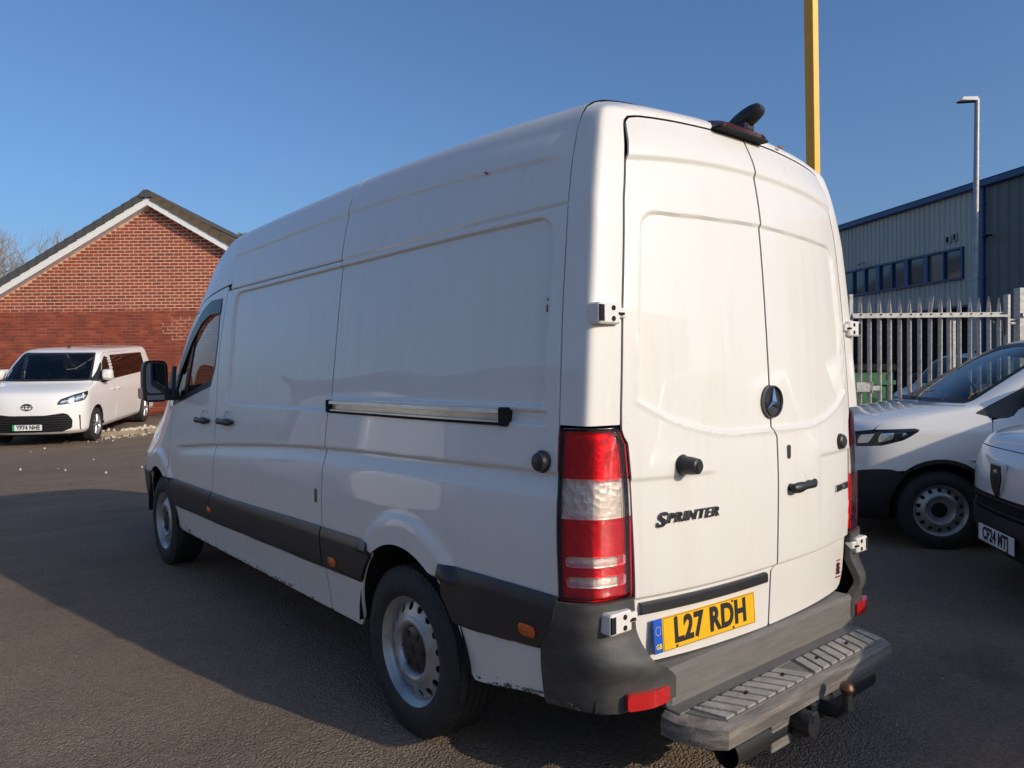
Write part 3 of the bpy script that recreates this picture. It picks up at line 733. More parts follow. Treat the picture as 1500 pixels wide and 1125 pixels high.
def side_disp(Y, Z):
    D = np.zeros(Y.shape)
    u = Z-swz(Y); fade = 1-sst(Y, 3.95, 4.35)
    D -= fade*.016*np.where(u > 0, np.exp(-(u/.009)**2), np.exp(-(u/.055)**2))
    # recessed window blanks
    zb = np.where(Y > 1.783, 1.31, 1.372)
    cor = sd_rbox(Y, Z, .253, 3.27-.05*(1.9-Z), 1.31, 2.025, .10)
    cor = np.maximum(cor, zb-Z)
    D -= .014*(1-sst(cor, -.010, .003))
    # door-track pocket
    D -= .012*(1-sst(sd_rbox(Y, Z, .238, 1.9, 1.318, 1.357, .012), -.004, .006))*(Y < 1.79)
    # roof joint and upper swage
    D -= .006*np.exp(-((Z-2.052)/.006)**2)*(Y < 3.4)
    zc = spl(Y, [0, .2, .7, 1.83, 3.35], [2.225, 2.235, 2.258, 2.298, 2.285])
    D += .010*sst(Z, zc-.02, zc+.004)*(1-sst(Z, zc+.03, zc+.13))*(1-sst(Y, 3.3, 3.7))*sst(Y, .21, .36)
    # wheel-arch flares
    for (yc, zc2, ro, am) in ((1.02, .452, .473, .020), (4.73, .445, .482, .020)):
        r = np.hypot(Y-yc, Z-zc2); D += am*(1-sst(r, ro-.045, ro+.004))*sst(Z, .70, .72)
    D += .0011*np.sin(3.3*Y+1.3+2.0*Z)*np.sin(6.5*Z+1.7*Y)+.0006*np.sin(9.1*Y+.4)*np.sin(4.3*Z+2.2)
    # shoulder below the moulding: small return
    D += .004*sst(Z, .40, .36)
    return D
ya = axis(.12, 5.70, .035, [(.24, .10, .010), (.30, .1, .012), (.55, .16, .02), (1.03, .52, .014), (1.783, .03, .006), (3.25, .12, .012), (3.45, .09, .012), (4.2, .35, .018), (4.74, .55, .014), (5.6, .1, .02)])
qa = axis(.30, 2.33, .022, [(1.12, .11, .006), (1.0, .1, .01), (1.34, .06, .005), (2.03, .05, .005), (2.25, .08, .008), (.74, .05, .008), (.54, .04, .01)])
QY, QQ = np.meshgrid(ya, qa, indexing='ij'); QZ = q2z(QQ, QY)
SX = vS(QY, QZ)+side_disp(QY, QZ)
def side_pts(sg, off=0.0): return np.stack([sg*(SX+off), QY, QZ], -1)
yfr = spl(QZ, [.3, .5, .8, 1.03, 1.3, 1.6, 2.1], [3.50, 3.50, 3.42, 3.39, 3.43, 3.46, 3.41])
ydf = spl(QZ, [.3, .5, .73, .97, 1.23, 1.5], [4.30, 4.34, 4.42, 4.455, 4.51, 4.56])        # front door leading edge
ztop = np.minimum(spl(QY, [3.3, 3.41, 3.67, 3.97, 4.08], [2.09, 2.086, 2.064, 2.015, 1.95]), vE(QY)-.075)
WIN = [(3.515, 2.005), (3.495, 1.72), (3.51, 1.55), (3.575, 1.415), (4.52, 1.255), (4.64, 1.27), (4.42, 1.60), (4.20, 1.81), (3.95, 1.945), (3.74, 2.005)]
sdw = sd_poly(QY, QZ, WIN)-.0
SILL = .335
G = .0058
arch = sd_arch(QY, QZ); low = spl(QY, [0, .24, .63, .9, 6], [.405, .402, .348, SILL, SILL])-QZ
reg = {}
base = np.maximum(np.maximum(-arch, low), QQ-2.3305)
reg['quarter_panel'] = np.maximum.reduce([base, ysR(QZ)+G-QY, QY-1.783+G])
reg['roof_side'] = np.maximum.reduce([base, 1.783+G-QY, QY-3.36, 2.052+.002-QZ])
reg['sliding_door'] = np.maximum.reduce([base, 1.783+G-QY, QY-yfr+G, QZ-2.052+.002])
reg['front_door'] = np.maximum.reduce([base, yfr+G-QY, rmax(QY-ydf+G, QZ-ztop+G, .02), -sdw])
reg['cab_side'] = np.maximum.reduce([base, 3.364-QY, ztop+G-QZ, QZ-5, QY-4.93])
reg['front_wing'] = np.maximum.reduce([base, ydf+G-QY, np.where(QZ > ztop, np.maximum(4.93-QY+G, -9), -9.), QY-5.70])
for sg in (-1, 1):
    P = side_pts(sg)
    for nm in ('quarter_panel', 'roof_side', 'sliding_door', 'front_door', 'cab_side', 'front_wing'):
        o = obj(nm, clipgrid(P, reg[nm], .009, flip=(sg < 0)), M_paint, VAN)
        if nm == 'front_door': FD = o
        if nm == 'sliding_door': SD = o
        if nm == 'quarter_panel': QP = o
    if sg < 0: KEEP = {'front_door': FD, 'sliding_door': SD, 'quarter_panel': QP}
    # window: rubber frame, glass, divider, rain deflector
    fr = clipgrid(side_pts(sg, -.006), np.maximum(sdw+.001, -(sdw+.046)), .014, flip=(sg < 0)); obj('window_frame', fr, M_blackpl, FD)
    obj('window_glass', clipgrid(side_pts(sg, -.016), sdw+.04, 0, flip=(sg < 0)), M_glass, FD)
    dv = np.abs(QY-(4.20-.18*(QZ-1.35)))-.020; obj('window_divider', clipgrid(side_pts(sg, -.008), np.maximum(sdw, dv), .012, flip=(sg < 0)), M_blackpl, FD)
    dl = np.full(QY.shape, 9.)
    for (a0, b0), (a1, b1) in zip([(3.53, 1.985), (3.74, 1.985), (3.93, 1.935), (4.18, 1.80)], [(3.74, 1.985), (3.93, 1.935), (4.18, 1.80), (4.42, 1.58)]):
        t_ = np.clip(((QY-a0)*(a1-a0)+(QZ-b0)*(b1-b0))/((a1-a0)**2+(b1-b0)**2), 0, 1); dl = np.minimum(dl, np.hypot(QY-a0-t_*(a1-a0), QZ-b0-t_*(b1-b0)))
    dfl = np.maximum(dl-.075, sdw-.004)
    obj('rain_deflector', clipgrid(side_pts(sg, .006), dfl, .012, flip=(sg < 0)), mat('smoked_deflector', (.012, .014, .018), .30, spec=.35), FD)
    # black sheet behind the shut lines puts gap shade into its colour
    ln = np.maximum.reduce([-sd_arch(QY, QZ, .012), low+.05, ysR(QZ)+.01-QY, np.where(QY > 3.47, QZ-1.22, -9), QY-5.5, np.where(sdw < .03, .1, -9)])
    obj('gap_shade_sheet', clipgrid(side_pts(sg, -.013), ln, 0, flip=(sg < 0)), M_dark, VAN)
    # side mouldings
    mz0 = spl(QY, [.14, .7, 1.45, 1.78, 3.5, 4.42, 5.2], [.585, .55, .555, .548, .521, .515, .515]); mz1 = spl(QY, [.14, .7, 1.3, 1.78, 3.42, 4.4, 5.2], [.772, .772, .758, .752, .724, .724, .724])
    mprof = .016*np.minimum(1, np.maximum(0, (mz1-QZ)/.045))**.6*np.minimum(1, np.maximum(0, (QZ-mz0)/.012)+.35)+.002
    MP = np.stack([sg*(SX+mprof), QY, QZ], -1)
    inb = np.maximum(mz0-QZ, QZ-mz1)
    segs = {'rear': (ysR(QZ)+.004-QY, QY-.75), 'mid': (1.30-QY, QY-1.783+G), 'slide': (1.783+G-QY, QY-yfr+G), 'door': (yfr+G-QY, QY-ydf+G), 'wing': (ydf+G-QY, QY-4.6)}
    for nm, (a, b) in segs.items():
        s = np.maximum.reduce([inb, a, b, -sd_arch(QY, QZ, -.004 if nm in ('mid', 'rear') else 0)])
        par = KEEP['sliding_door'] if (nm == 'slide' and sg < 0) else VAN
        obj('side_moulding', clipgrid(MP, s, .016, flip=(sg < 0)), M_mould, VAN)
    s = np.maximum.reduce([QZ-.70, .43-QZ, 5.02-QY, -sd_arch(QY, QZ)]); obj('front_bumper_side', clipgrid(side_pts(sg, .014), s, .02, flip=(sg < 0)), M_mould, VAN)
    # marker lamps
    for y0, z0 in ((3.475, .60), (1.665, .60), (.282, .632)):
        s = sd_rbox(QY, QZ, y0-.045, y0+.045, z0-.020, z0+.020, .018)
        yy, zz = np.meshgrid(np.linspace(y0-.05, y0+.05, 31), np.linspace(z0-.025, z0+.025, 17), indexing='ij')
        s = sd_rbox(yy, zz, y0-.040, y0+.040, z0-.021, z0+.021, .019)
        pp = np.stack([sg*(vS(yy, zz)+.0235+.006*(1-np.exp(s*60))), yy, zz], -1)
        obj('marker_lamp', clipgrid(pp, s, .012, flip=(sg < 0)), M_orange, VAN)
# roof skin, windscreen, bonnet, nose
def roof_pts(ys, xs_frac):
    Yg, U = np.meshgrid(ys, xs_frac, indexing='ij')
    k = np.abs(U)                           # 0 centre .. 1 edge
    X = k*.782; Zr = np.interp(X, RX[::-1], RZ[::-1])
    Zr = spl(X, RX[::-1], RZ[::-1])
    hsc = 1-.35*sst(Yg, 3.9, 4.5)-.2*sst(Yg, 5.0, 5.3)
    return np.sign(U)*X*vw(Yg), Yg, vE(Yg)+Zr*hsc
uf = np.sign(np.linspace(-1, 1, 81))*np.abs(np.linspace(-1, 1, 81))**.7
X, Y, Z = roof_pts(axis(.225, 4.26, .04, [(1.8, .06, .008)]), uf)
Z = Z+.006*np.exp(-((Y-1.783)/.018)**2)*(np.abs(X) < .775)-.005*np.exp(-((Y-1.81)/.008)**2)
for yr_ in (.55, .95, 1.35, 2.2, 2.6, 3.0): Z = Z-.012*np.exp(-((Y-yr_)/.06)**2)*(np.abs(X) < .6)
mb = MB().grid(np.stack([X, Y, Z], -1)); obj('roof', mb, M_paint, VAN)
X, Y, Z = roof_pts(np.linspace(4.26, 5.0, 22), np.linspace(-.93, .93, 41)); obj('windscreen', MB().grid(np.stack([X, Y, Z], -1)), M_screen, VAN)
for sg in (-1, 1):
    X, Y, Z = roof_pts(np.linspace(4.26, 5.0, 22), sg*np.linspace(.93, 1.0, 5)); obj('windscreen_pillar', MB().grid(np.stack([X, Y, Z], -1)), M_blackpl, VAN)
X, Y, Z = roof_pts(np.linspace(5.0, 5.70, 26), np.linspace(-1, 1, 41)); obj('bonnet', MB().grid(np.stack([X, Y, Z], -1)), M_paint, VAN)
nz = np.linspace(.33, .84, 14); nx = np.linspace(-1, 1, 31); NXg, NZg = np.meshgrid(nx, nz, indexing='ij')
mb = MB().grid(np.stack([NXg*vS(5.70+0*NZg, NZg), 5.70+.06*(1-NXg**2)*sst(NZg, 1.0, .5), NZg+.09*(1-NXg**2)*(NZg > .8)], -1)); obj('front_grille', mb, M_blackpl, VAN)
obj('front_bumper', MB().box(-.70, .70, 5.66, 5.80, .30, .62, .05), M_mould, VAN)
for sg in (-1, 1):
    obj('headlight', MB().add([(sg*.62, 5.72, .72), (sg*.70, 5.70, .72), (sg*.78, 5.55, .98), (sg*.70, 5.6, .98), (sg*.60, 5.74, .86)], [(0, 1, 2, 3, 4)]), M_clear, VAN)
# cab interior
obj('dashboard', MB().box(-.82, .82, 4.55, 5.15, .75, 1.20, .06), M_seat, VAN)
for x in (-.52, .45):
    o = obj('seat', MB().box(x-.26, x+.26, 3.65, 4.15, .75, .95, .05).box(x-.25, x+.25, 3.55, 3.70, .9, 1.52, .05).box(x-.13, x+.13, 3.56, 3.66, 1.5, 1.72, .03), M_seat, VAN)
mb = MB().lathe([(.19, -.012), (.205, 0), (.19, .012), (.175, 0)], 1, 24, (0.42, 4.42, 1.18), close=True); obj('steering_wheel', mb, M_blackpl, VAN)
obj('bulkhead', MB().box(-.80, .80, 3.44, 3.48, .6, 2.05), M_seat, VAN)
obj('cab_floor', MB().box(-.80, .80, 3.44, 5.3, .55, .62), M_under, VAN)
# underbody and wheel housings
ub = MB(); ub.box(-.86, .86, 1.50, 4.28, .36, .55); ub.box(-.86, .86, .06, .58, .40, .60); ub.box(-.58, .58, .58, 1.50, .42, .62); ub.box(-.56, .56, 4.28, 5.6, .36, .62)
ub.box(-.45, -.36, .02, 5.4, .27, .40); ub.box(.36, .45, .02, 5.4, .27, .40); ub.tube([(-.80, 1.04, .34), (.80, 1.04, .34)], .06, 10); ub.tube([(0, 1.04, .34), (0, 3.5, .42)], .05, 8)
obj('underbody', ub, M_under, VAN)
for sg in (-1, 1):
    for yc, zc, r in ARC:
        lnr = MB(); a = np.linspace(-.06, math.pi+.06, 30); r2 = r+.016
        lnr.grid(np.array([[(sg*x, yc+r2*math.cos(t), zc+r2*math.sin(t)) for t in a] for x in (.955, .80, .62, .50)]))
        lnr.add([(sg*.50, yc, zc)]+[(sg*.50, yc+r2*math.cos(t), zc+r2*math.sin(t)) for t in a], [(0, i+1, i+2) for i in range(len(a)-1)])
        obj('wheel_housing', lnr, M_dark, VAN)
for yc in (1.034, 4.70):
    for sg in (-1, 1): wheel(VAN, (sg*.955, yc, .347), .347, .225, .213, 'holes', sg)

# ---- rear frame strip (pillars and header), doors
YCz = [.2, .5, .8, 1.06, 1.3, 1.65, 2.04, 2.24, 2.36, 2.6]; YCy = [-.03, -.038, -.052, -.056, -.048, -.030, .0, .032, .068, .15]
def yrear(x, z): return spl(z, YCz, YCy)+.085*(np.abs(x)/.78)**2.5
TB = np.array([(.900, 1.318, .766, 1.318), (.895, 1.37, .763, 1.37), (.862, 1.72, .738, 1.72), (.822, 2.06, .706, 2.06), (.793, 2.195, .682, 2.19), (.757, 2.32, .660, 2.30),
      (.738, 2.365, .650, 2.338), (.71, 2.402, .628, 2.36), (.667, 2.428, .585, 2.37), (.60, 2.446, .515, 2.376), (.48, 2.46, .42, 2.382), (.25, 2.476, .21, 2.391), (0, 2.483, 0, 2.394)])
arc = np.concatenate([[0], np.cumsum(np.hypot(np.diff(TB[:, 0]), np.diff(TB[:, 1])))])
FA = [0, .0, .02, .06, .15, .32, .66, 1.0]; FB = [0, .34, .66, .80, .87, .92, .97, 1.0]; FT = np.linspace(0, 1, 8)
def frame_strip(uu, tab_arc, tab, n=26, fa=None, fb=None):
    tt = np.linspace(0, 1, n); U, T = np.meshgrid(uu, tt, indexing='ij')
    ax, az, bx, bz = [np.interp(U, tab_arc, tab[:, k]) if k in (0, 1) or True else 0 for k in range(4)]
    a, b = spl(T, FT, fa or FA), spl(T, FT, fb or FB)
    hb = sst(az, 2.36, 2.44)               # over the header the blend is rounder
    a = a*(1-hb)+T*hb; b = b*(1-hb)+(1-(1-T)**2)*hb
    by = yrear(bx, bz); ay = ysR(az)
    x = ax+(bx-ax)*a; z = az+(bz-az)*a; y = ay+(by-ay)*b
    return x, y, z
uu = np.linspace(0, arc[-1], 90); x, y, z = frame_strip(uu, arc, TB)
for sg in (-1, 1):
    P = np.stack([sg*x, y, z], -1); obj('rear_frame', clipgrid(P, np.full(x.shape, -1.), .012, flip=(sg < 0)), M_paint, VAN)
# door outline, left of centre (x<0)
edge_low = [(-.745, 1.255), (-.735, 1.1), (-.722, .73), (-.714, .60)]
outl = [(-.0, 2.394), (-.21, 2.391), (-.42, 2.382), (-.515, 2.376), (-.585, 2.37), (-.628, 2.36), (-.650, 2.338), (-.660, 2.30), (-.682, 2.19), (-.706, 2.06), (-.738, 1.72), (-.763, 1.37), (-.766, 1.300), (-.757, 1.272)]+edge_low+[(-.70, .565), (-.675, .530), (-.63, .513), (0, .505)]
xa = axis(-.80, .05, .012, [(-.68, .12, .008), (0, .06, .008), (-.40, .12, .012)]); za = axis(.48, 2.42, .03, [(2.23, .05, .006), (2.01, .05, .006), (1.31, .10, .006), (1.12, .06, .006), (.74, .05, .006), (.55, .07, .01), (2.36, .06, .008)])
DX, DZ = np.meshgrid(xa, za, indexing='ij')
def door_disp(X, Z):
    A = np.abs(X); D = np.zeros(X.shape)    # positive = outward (-y)
    pb = spl(A, [0, .27, .49, .66, .85], [1.262, 1.266, 1.305, 1.372, 1.50])
    s = np.maximum(rmax(A-np.interp(Z, [1.2, 2.03], [.715, .638]), Z-(2.045-.03*A), .06), pb-Z)
    D -= .010*(1-sst(s, -.011, .004)); D += .004*np.exp(-((s)/.010)**2)*(Z < 1.6)
    zc = 2.248-.045*(A/.75)**2
    D += .012*sst(Z, zc-.022, zc+.004)*(1-sst(Z, zc+.03, zc+.17))
    D -= .014*(1-sst(Z, .738, .752))
    D -= .006*(1-sst(Z, 1.128, 1.142))*sst(A, .33, .40)*sst(Z, .80, 1.08)
    return D
seamx = .022*sst(DZ, .722, .742)*(1-sst(DZ, 1.236, 1.262))
sdo = sd_poly(DX, DZ, outl+[(.3, .505), (.3, 2.394)][0:0]+[(.2, .505), (.2, 2.39)])
DY = yrear(DX, DZ)
def door(sg):
    # left door covers x < seam; right door is its mirror about x=0 with the complementary seam
    sx = seamx if sg < 0 else -seamx
    s = np.maximum(sdo+.0085, DX-sx+.0052)
    P = np.stack([(1 if sg < 0 else -1)*DX, DY-door_disp(DX, DZ), DZ], -1)
    return obj('rear_door', clipgrid(P, s, .010, flip=(sg > 0)), M_paint, VAN)
DL = door(-1); DR = door(1)
bk = np.stack([DX, DY+.026, DZ], -1); bs = np.maximum(sdo-.001, DX-.03)
for sg in (-1, 1):
    P = bk.copy(); P[..., 0] *= -sg; obj('door_seal', clipgrid(P, bs, 0, flip=(sg > 0)), M_dark, VAN)
def rear_y(x, z): return float(yrear(np.array(x), np.array(z)))-float(door_disp(np.array([[-abs(x)]]), np.array([[z]]))[0, 0])
# header brake lamp and camera fin
hl = MB(); n = 30; xsb = np.linspace(-.19, .105, n)
for sgm in (0,):
    rows = []
    for xx in xsb:
        e = min(1, max(0, min(xx+.19, .105-xx))/.03+.25)*.6; zt = 2.394
        rows.append([(xx, .085, 2.398), (xx, .045, 2.402), (xx, .040, 2.402+.022*e), (xx, .065, 2.402+.042*e), (xx, .13, 2.402+.070*e)])
    hl.grid(np.array(rows)); hl.add(rows[0], [(0, 1, 2, 3, 4)]); hl.add(rows[-1], [(4, 3, 2, 1, 0)])
BL = obj('brake_lamp', hl, M_maroon, VAN)
obj('lamp_seal', MB().box(-.20, .115, .035, .10, 2.388, 2.399, .003), M_dark, VAN)
fin = MB(); fr = []
for k, (yy, zz, hw, h) in enumerate([(.125, 2.440, .030, .030), (.095, 2.452, .033, .036), (.060, 2.466, .033, .037), (.028, 2.478, .031, .034), (.002, 2.487, .026, .026), (-.010, 2.488, .016, .012)]):
    fr.append([(.0+hw*math.cos(t), yy+.35*h*math.sin(t), zz+h*math.sin(t)) for t in np.linspace(0, 2*math.pi, 17)])
fin.grid(np.array(fr)); fin.add(fr[-1][:-1], [tuple(range(16))]); fin.box(-.03, .03, .04, .12, 2.41, 2.455, .01)
obj('camera_fin', fin, M_blackpl, VAN)
obj('rust_spot', MB().box(.245, .275, .068, .075, 2.400, 2.412, .003), M_rustspot, VAN)

# ---- tail lamps on the corner
LZ = np.linspace(.755, 1.306, 140)
TL = np.array([(float(vS(np.array(.16), np.array(zz))), zz, float(np.interp(zz, [.6, .73, 1.1, 1.255, 1.275, 1.31], [.719, .727, .740, .750, .762, .772])), zz) for zz in LZ])
x, y, z = frame_strip(LZ, LZ, TL, n=40, fa=[0, .11, .23, .33, .42, .54, .80, 1.0], fb=[0, .30, .58, .72, .80, .87, .95, 1.0])
T_ = np.linspace(0, 1, 40)[None, :]+0*z
bul = .006*np.minimum(1, np.minimum((1.306-z), (z-.755))/.02)**.5
nxm = 1-T_; xo = x+bul*(1-sst(T_, .3, .8)); yo = y-bul*sst(T_, .25, .6)
for sg in (-1, 1):
    P = np.stack([sg*xo, yo, z], -1)
    TLr = obj('tail_lamp', clipgrid(np.stack([sg*(x-.022*(1-.6*T_)), y+.006+.018*T_, z], -1)+np.array([-sg*1.0, 0, 0])*(.022*sst(T_, .55, 1.0))[..., None], np.full(x.shape, -1.), .0, flip=(sg < 0)), M_bowl, VAN)
    edgb = np.minimum.reduce([T_-.03, .993-T_, (z-.761)*5, (1.298-z)*5]); obj('lamp_seal', clipgrid(np.stack([sg*(x-.004), y+.004, z], -1), edgb, .012, flip=(sg < 0)), M_dark, TLr)
    ed = np.maximum.reduce([.02-T_, T_-.988])*.2
    cw = lambda a, b: np.maximum.reduce([a+.0012-z, z-b+.0012, ed, .755+.006-z, z-1.306+.008])
    inset = np.maximum(np.maximum(.10-T_, T_-.90)*.16, -9)
    w1 = np.maximum(rmax(inset, np.abs(z-.887)-.0165, .008), -9); w2 = rmax(inset, np.abs(z-.8225)-.0165, .008)
    for nm, s, M in (('red_lens', cw(1.147, 1.306), M_lensR), ('clear_lens', cw(1.022, 1.147), M_lensC), ('red_lens', np.maximum.reduce([cw(.755, 1.022), -w1+.001, -w2+.001]), M_lensR),
                     ('clear_lens', np.maximum(w1, cw(.755, 1.022)), M_lensC), ('clear_lens', np.maximum(w2, cw(.755, 1.022)), M_lensC)):
        obj(nm, clipgrid(P, s, .008, flip=(sg < 0)), M, TLr)
    # hinges, paint coloured
    for zz, xh in ((1.675, .812), (.695, .806)):
        yh = .050 if zz > 1 else .016
        h = MB()
        h.box(sg*xh-.052, sg*xh+.048, yh-.024, yh+.03, zz-.034, zz+.034, .006)
        h.box(sg*(xh-.052)-.03, sg*(xh-.052)+.03, yh-.018, yh+.02, zz-.012, zz+.020, .004)
        hg = obj('door_hinge', h, M_paint, VAN)
        for dz in (-.017, .017):
            obj('hinge_bolt', MB().tube([(sg*(xh-.012), yh-.0265, zz+dz), (sg*(xh-.012), yh-.02, zz+dz)], .0085, 10), M_dark, hg)
        obj('hinge_slot', MB().box(sg*(xh+.040)-.010, sg*(xh+.040)+.010, yh-.0255, yh-.02, zz-.026, zz+.026), M_dark, hg); obj('hinge_slot', MB().box(sg*(xh-.05)-.014, sg*(xh-.05)+.014, yh-.0255, yh-.01, zz-.004, zz+.004), M_dark, hg)
# ---- rear bumper
def bumper():
    root = obj('rear_bumper', MB().box(-.63, .63, -.052, .05, .375, .512, .014), M_bar, VAN)
    zc = np.linspace(.30, .775, 24)
    for sg in (-1, 1):
        tab = np.array([(float(vS(np.array(.19), np.array(max(zz, .34))))+.004-.05*max(0, .40-zz)/.1, zz, float(np.interp(zz, [.3, .50, .515, .56, .60, .775], [.60, .60, .640, .703, .718, .730])), zz) for zz in zc])
        tt = np.linspace(0, 1, 30); U, T = np.meshgrid(zc, tt, indexing='ij')
        ax, bx = np.interp(U, zc, tab[:, 0]), np.interp(U, zc, tab[:, 2])
        a, b = spl(T, FT, [0, .08, .17, .25, .36, .52, .78, 1]), spl(T, FT, [0, .30, .58, .72, .82, .90, .98, 1])
        blg = .010*sst(U, .68, .60)        # lower part swells out
        by = -.052+.062*sst(U, .53, .66)-blg*.3; ay = ysR(U)+.004
        X = ax+.006+(bx-ax-.006)*a+blg*.2*(1-T); Y = ay+(by-ay)*b; P = np.stack([sg*X, Y, U], -1)
        s = np.full(U.shape, -1.); s = np.maximum(s, .385+.035*T-U); s = np.maximum(s, U-.755)
        c = obj('bumper_corner', clipgrid(P, s, .03, flip=(sg < 0)), M_bump, root)
        zz2, tt2 = np.meshgrid(np.linspace(.40, .50, 12), np.linspace(.50, 1, 16), indexing='ij')
        rx0, rx1, rz0, rz1 = .640, .805, .418, .470
        xx, zz3 = np.meshgrid(np.linspace(rx0-.01, rx1+.01, 31), np.linspace(rz0-.01, rz1+.01, 17), indexing='ij')
        yb = -.061+.045*sst(xx, .70, .86)
        obj('reflector', clipgrid(np.stack([sg*xx, yb, zz3], -1), sd_rbox(xx, zz3, rx0, rx1, rz0, rz1+.0, .010), .02, flip=(sg < 0)), M_refl, root)
    # step
    poly = [(-.62, -.045), (.62, -.045), (.625, -.10), (.58, -.20), (.545, -.235), (-.545, -.235), (-.58, -.20), (-.625, -.10)]
    def ring(sc, dz, dy=0): return [(px*sc, py+dy*(1 if py < -.06 else 0), dz) for px, py in poly]
    st = MB(); R_ = [ring(1.0, .300), ring(1.03, .312, -.012), ring(1.035, .345, -.016), ring(1.03, .372, -.014), ring(1.0, .385, 0), ring(.96, .386, .03)]
    n = 8; st.add([p for r in R_ for p in r], [(k*n+i, k*n+(i+1) % n, (k+1)*n+(i+1) % n, (k+1)*n+i) for k in range(5) for i in range(n)]+[tuple(5*n+i for i in range(n)), tuple(range(n))[::-1]])
    so = obj('step', st, M_steplip, root, loc=(-.028, 0, 0))
    obj('step_ledge', MB().box(-.615, .615, -.105, -.046, .384, .392, .003), M_bar, so)
    tr = MB()
    tp = [(-.59, -.108), (.59, -.108), (.555, -.195), (.535, -.228), (-.535, -.228), (-.555, -.195)]
    tr.add([(a, b, z) for z in (.380, .391) for a, b in tp], [tuple(range(6, 12)), tuple(range(6))[::-1]]+[(i, (i+1) % 6, 6+(i+1) % 6, 6+i) for i in range(6)])
    obj('tread_plate', tr, M_bar, so)
    bar = None
    for sgx in (-1, 1):
        for k in range(9):
            x0 = sgx*(.012+k*.060)
            if abs(x0)+.03 > .55: continue
            b = MB(); dx = sgx*.05; p = [(x0, -.222), (x0+sgx*.044, -.222), (x0+sgx*.044+dx, -.114), (x0+dx, -.114)]
            p = [(a, c) if abs(a) < .56 else (sgx*.56, c) for a, c in p]
            b.add([(a, c, z) for z in (.389, .399) for a, c in p], [(4, 5, 6, 7), (0, 1, 5, 4), (1, 2, 6, 5), (2, 3, 7, 6), (3, 0, 4, 7)])
            obj('tread_bar', b, M_step, so)
    for x0 in (-.35, -.12, .12, .35): obj('drain_hole', MB().tube([(x0, -.165, .392), (x0+.022, -.160, .400)], .007, 8), M_dark, so)
    return root
RB = bumper()
# ---- tow bar
tb = obj('tow_bar', MB().tube([(-.50, -.175, .245), (.46, -.175, .245)], .048, 20, cap=False).tube([(-.50, -.175, .245), (.46, -.175, .245)], .043, 20, cap=False).box(-.06, .06, -.24, -.06, .22, .30, .01), M_blackpl, VAN)
mb = MB(); mb.tube([(0, -.20, .27), (0, -.30, .275), (0, -.33, .30), (0, -.33, .35)], [.028, .026, .020, .016], 10)
obj('tow_hook', mb, M_under, tb)
mb = MB(); mb.lathe([(.0, .026), (.012, .023), (.021, .014), (.0255, 0), (.021, -.014), (.014, -.022), (.013, -.03)], 2, 20, (0.0, -.33, .368)); obj('tow_ball', mb, M_rust, tb)
mb = MB(); mb.tube([(-.15, -.29, .27), (-.15, -.21, .27)], .040, 16); mb.box(-.185, -.10, -.27, -.22, .215, .25, .008); mb.box(-.17, -.13, -.297, -.285, .28, .315, .006); obj('tow_socket', mb, M_blackpl, tb)
obj('tow_bracket', MB().box(-.30, -.18, -.22, -.20, .19, .30, .004), M_steplip, tb); obj('tow_bracket', MB().box(.12, .26, -.22, -.20, .20, .32, .004), M_steplip, tb)
# ---- door furniture
def star(r, x, y, z, par):
    o = MB().lathe([(r*.86, -.004), (r*.93, -.010), (r, -.004), (r, .012), (r*.86, .012)], 1, 48, (x, y, z), close=True)
    ring = obj('emblem', o, M_badge, par)
    obj('emblem_dish', MB().lathe([(0, .0), (r*.6, -.002), (r*.9, -.004), (r, .006), (r*1.04, .014)], 1, 40, (x, y+.004, z)), M_blackpl, ring)
    s = MB()
    for k in range(3):
        a = math.pi/2+k*2*math.pi/3; c, q = math.cos(a), math.sin(a); px, pz = -q, c
        b0 = r*.20
        V = [(x+b0*px*.8, y-.004, z+b0*pz*.8), (x+r*.92*c, y-.006, z+r*.92*q), (x-b0*px*.8, y-.004, z-b0*pz*.8), (x, y-.018, z)]
        s.add(V, [(0, 1, 3), (3, 1, 2)])
    obj('emblem_star', s.mesh('emblem_star', smooth=False), M_chrome, ring)
star(.062, 0.0, rear_y(0, 1.37)-.012, 1.37, DL)
def put_text(name, me, M, par, x, z, y, rx=math.pi/2, rz=0.0): return obj(name, me, M, par, loc=(x, y, z), rot=(rx, 0, rz))
# model lettering, small caps: large first letter
tl = text_mesh('PRINTER', .032, .003, .0006, 1.25, .25, 1.12)
w_ = max(v.co.x for v in tl.vertices)-min(v.co.x for v in tl.vertices)
put_text('lettering', tl, M_badge, DL, -.472, .998, rear_y(-.472, 1.0)-.006, rz=-.128)
put_text('lettering', text_mesh('S', .046, .003, .0014, 1.3, .25), M_badge, DL, -.485-w_/2-.012, .995, rear_y(-.485-w_/2-.012, 1.0)-.006, rz=-.19)
put_text('lettering', text_mesh('380 CDI', .028, .003, .0005, 1.0, .2, 1.15), M_badge, DR, .605, .978, rear_y(.605, .98)-.007, rz=.185)
# bump stops
def stop(x, z, par, y0):
    b = obj('door_stop', MB().lathe([(0.0, .0), (.034, .0), (.036, -.004), (.031, -.012), (.030, -.040), (.026, -.066), (.020, -.070), (0, -.070)], 1, 28, (x, y0, z)), M_blackpl, par)
    obj('stop_tip', MB().lathe([(0, -.074), (.016, -.074), (.018, -.070)], 1, 20, (x, y0, z)), M_mould, b)
stop(-.515, 1.172, DL, rear_y(.515, 1.172)+.004)
x_ = .585; y_ = rear_y(x_, 1.178)+.004
obj('door_stop', MB().lathe([(0, 0), (.034, 0), (.035, -.008), (.030, -.022), (.022, -.028), (0, -.028)], 1, 28, (x_, y_, 1.178)), M_blackpl, DR)
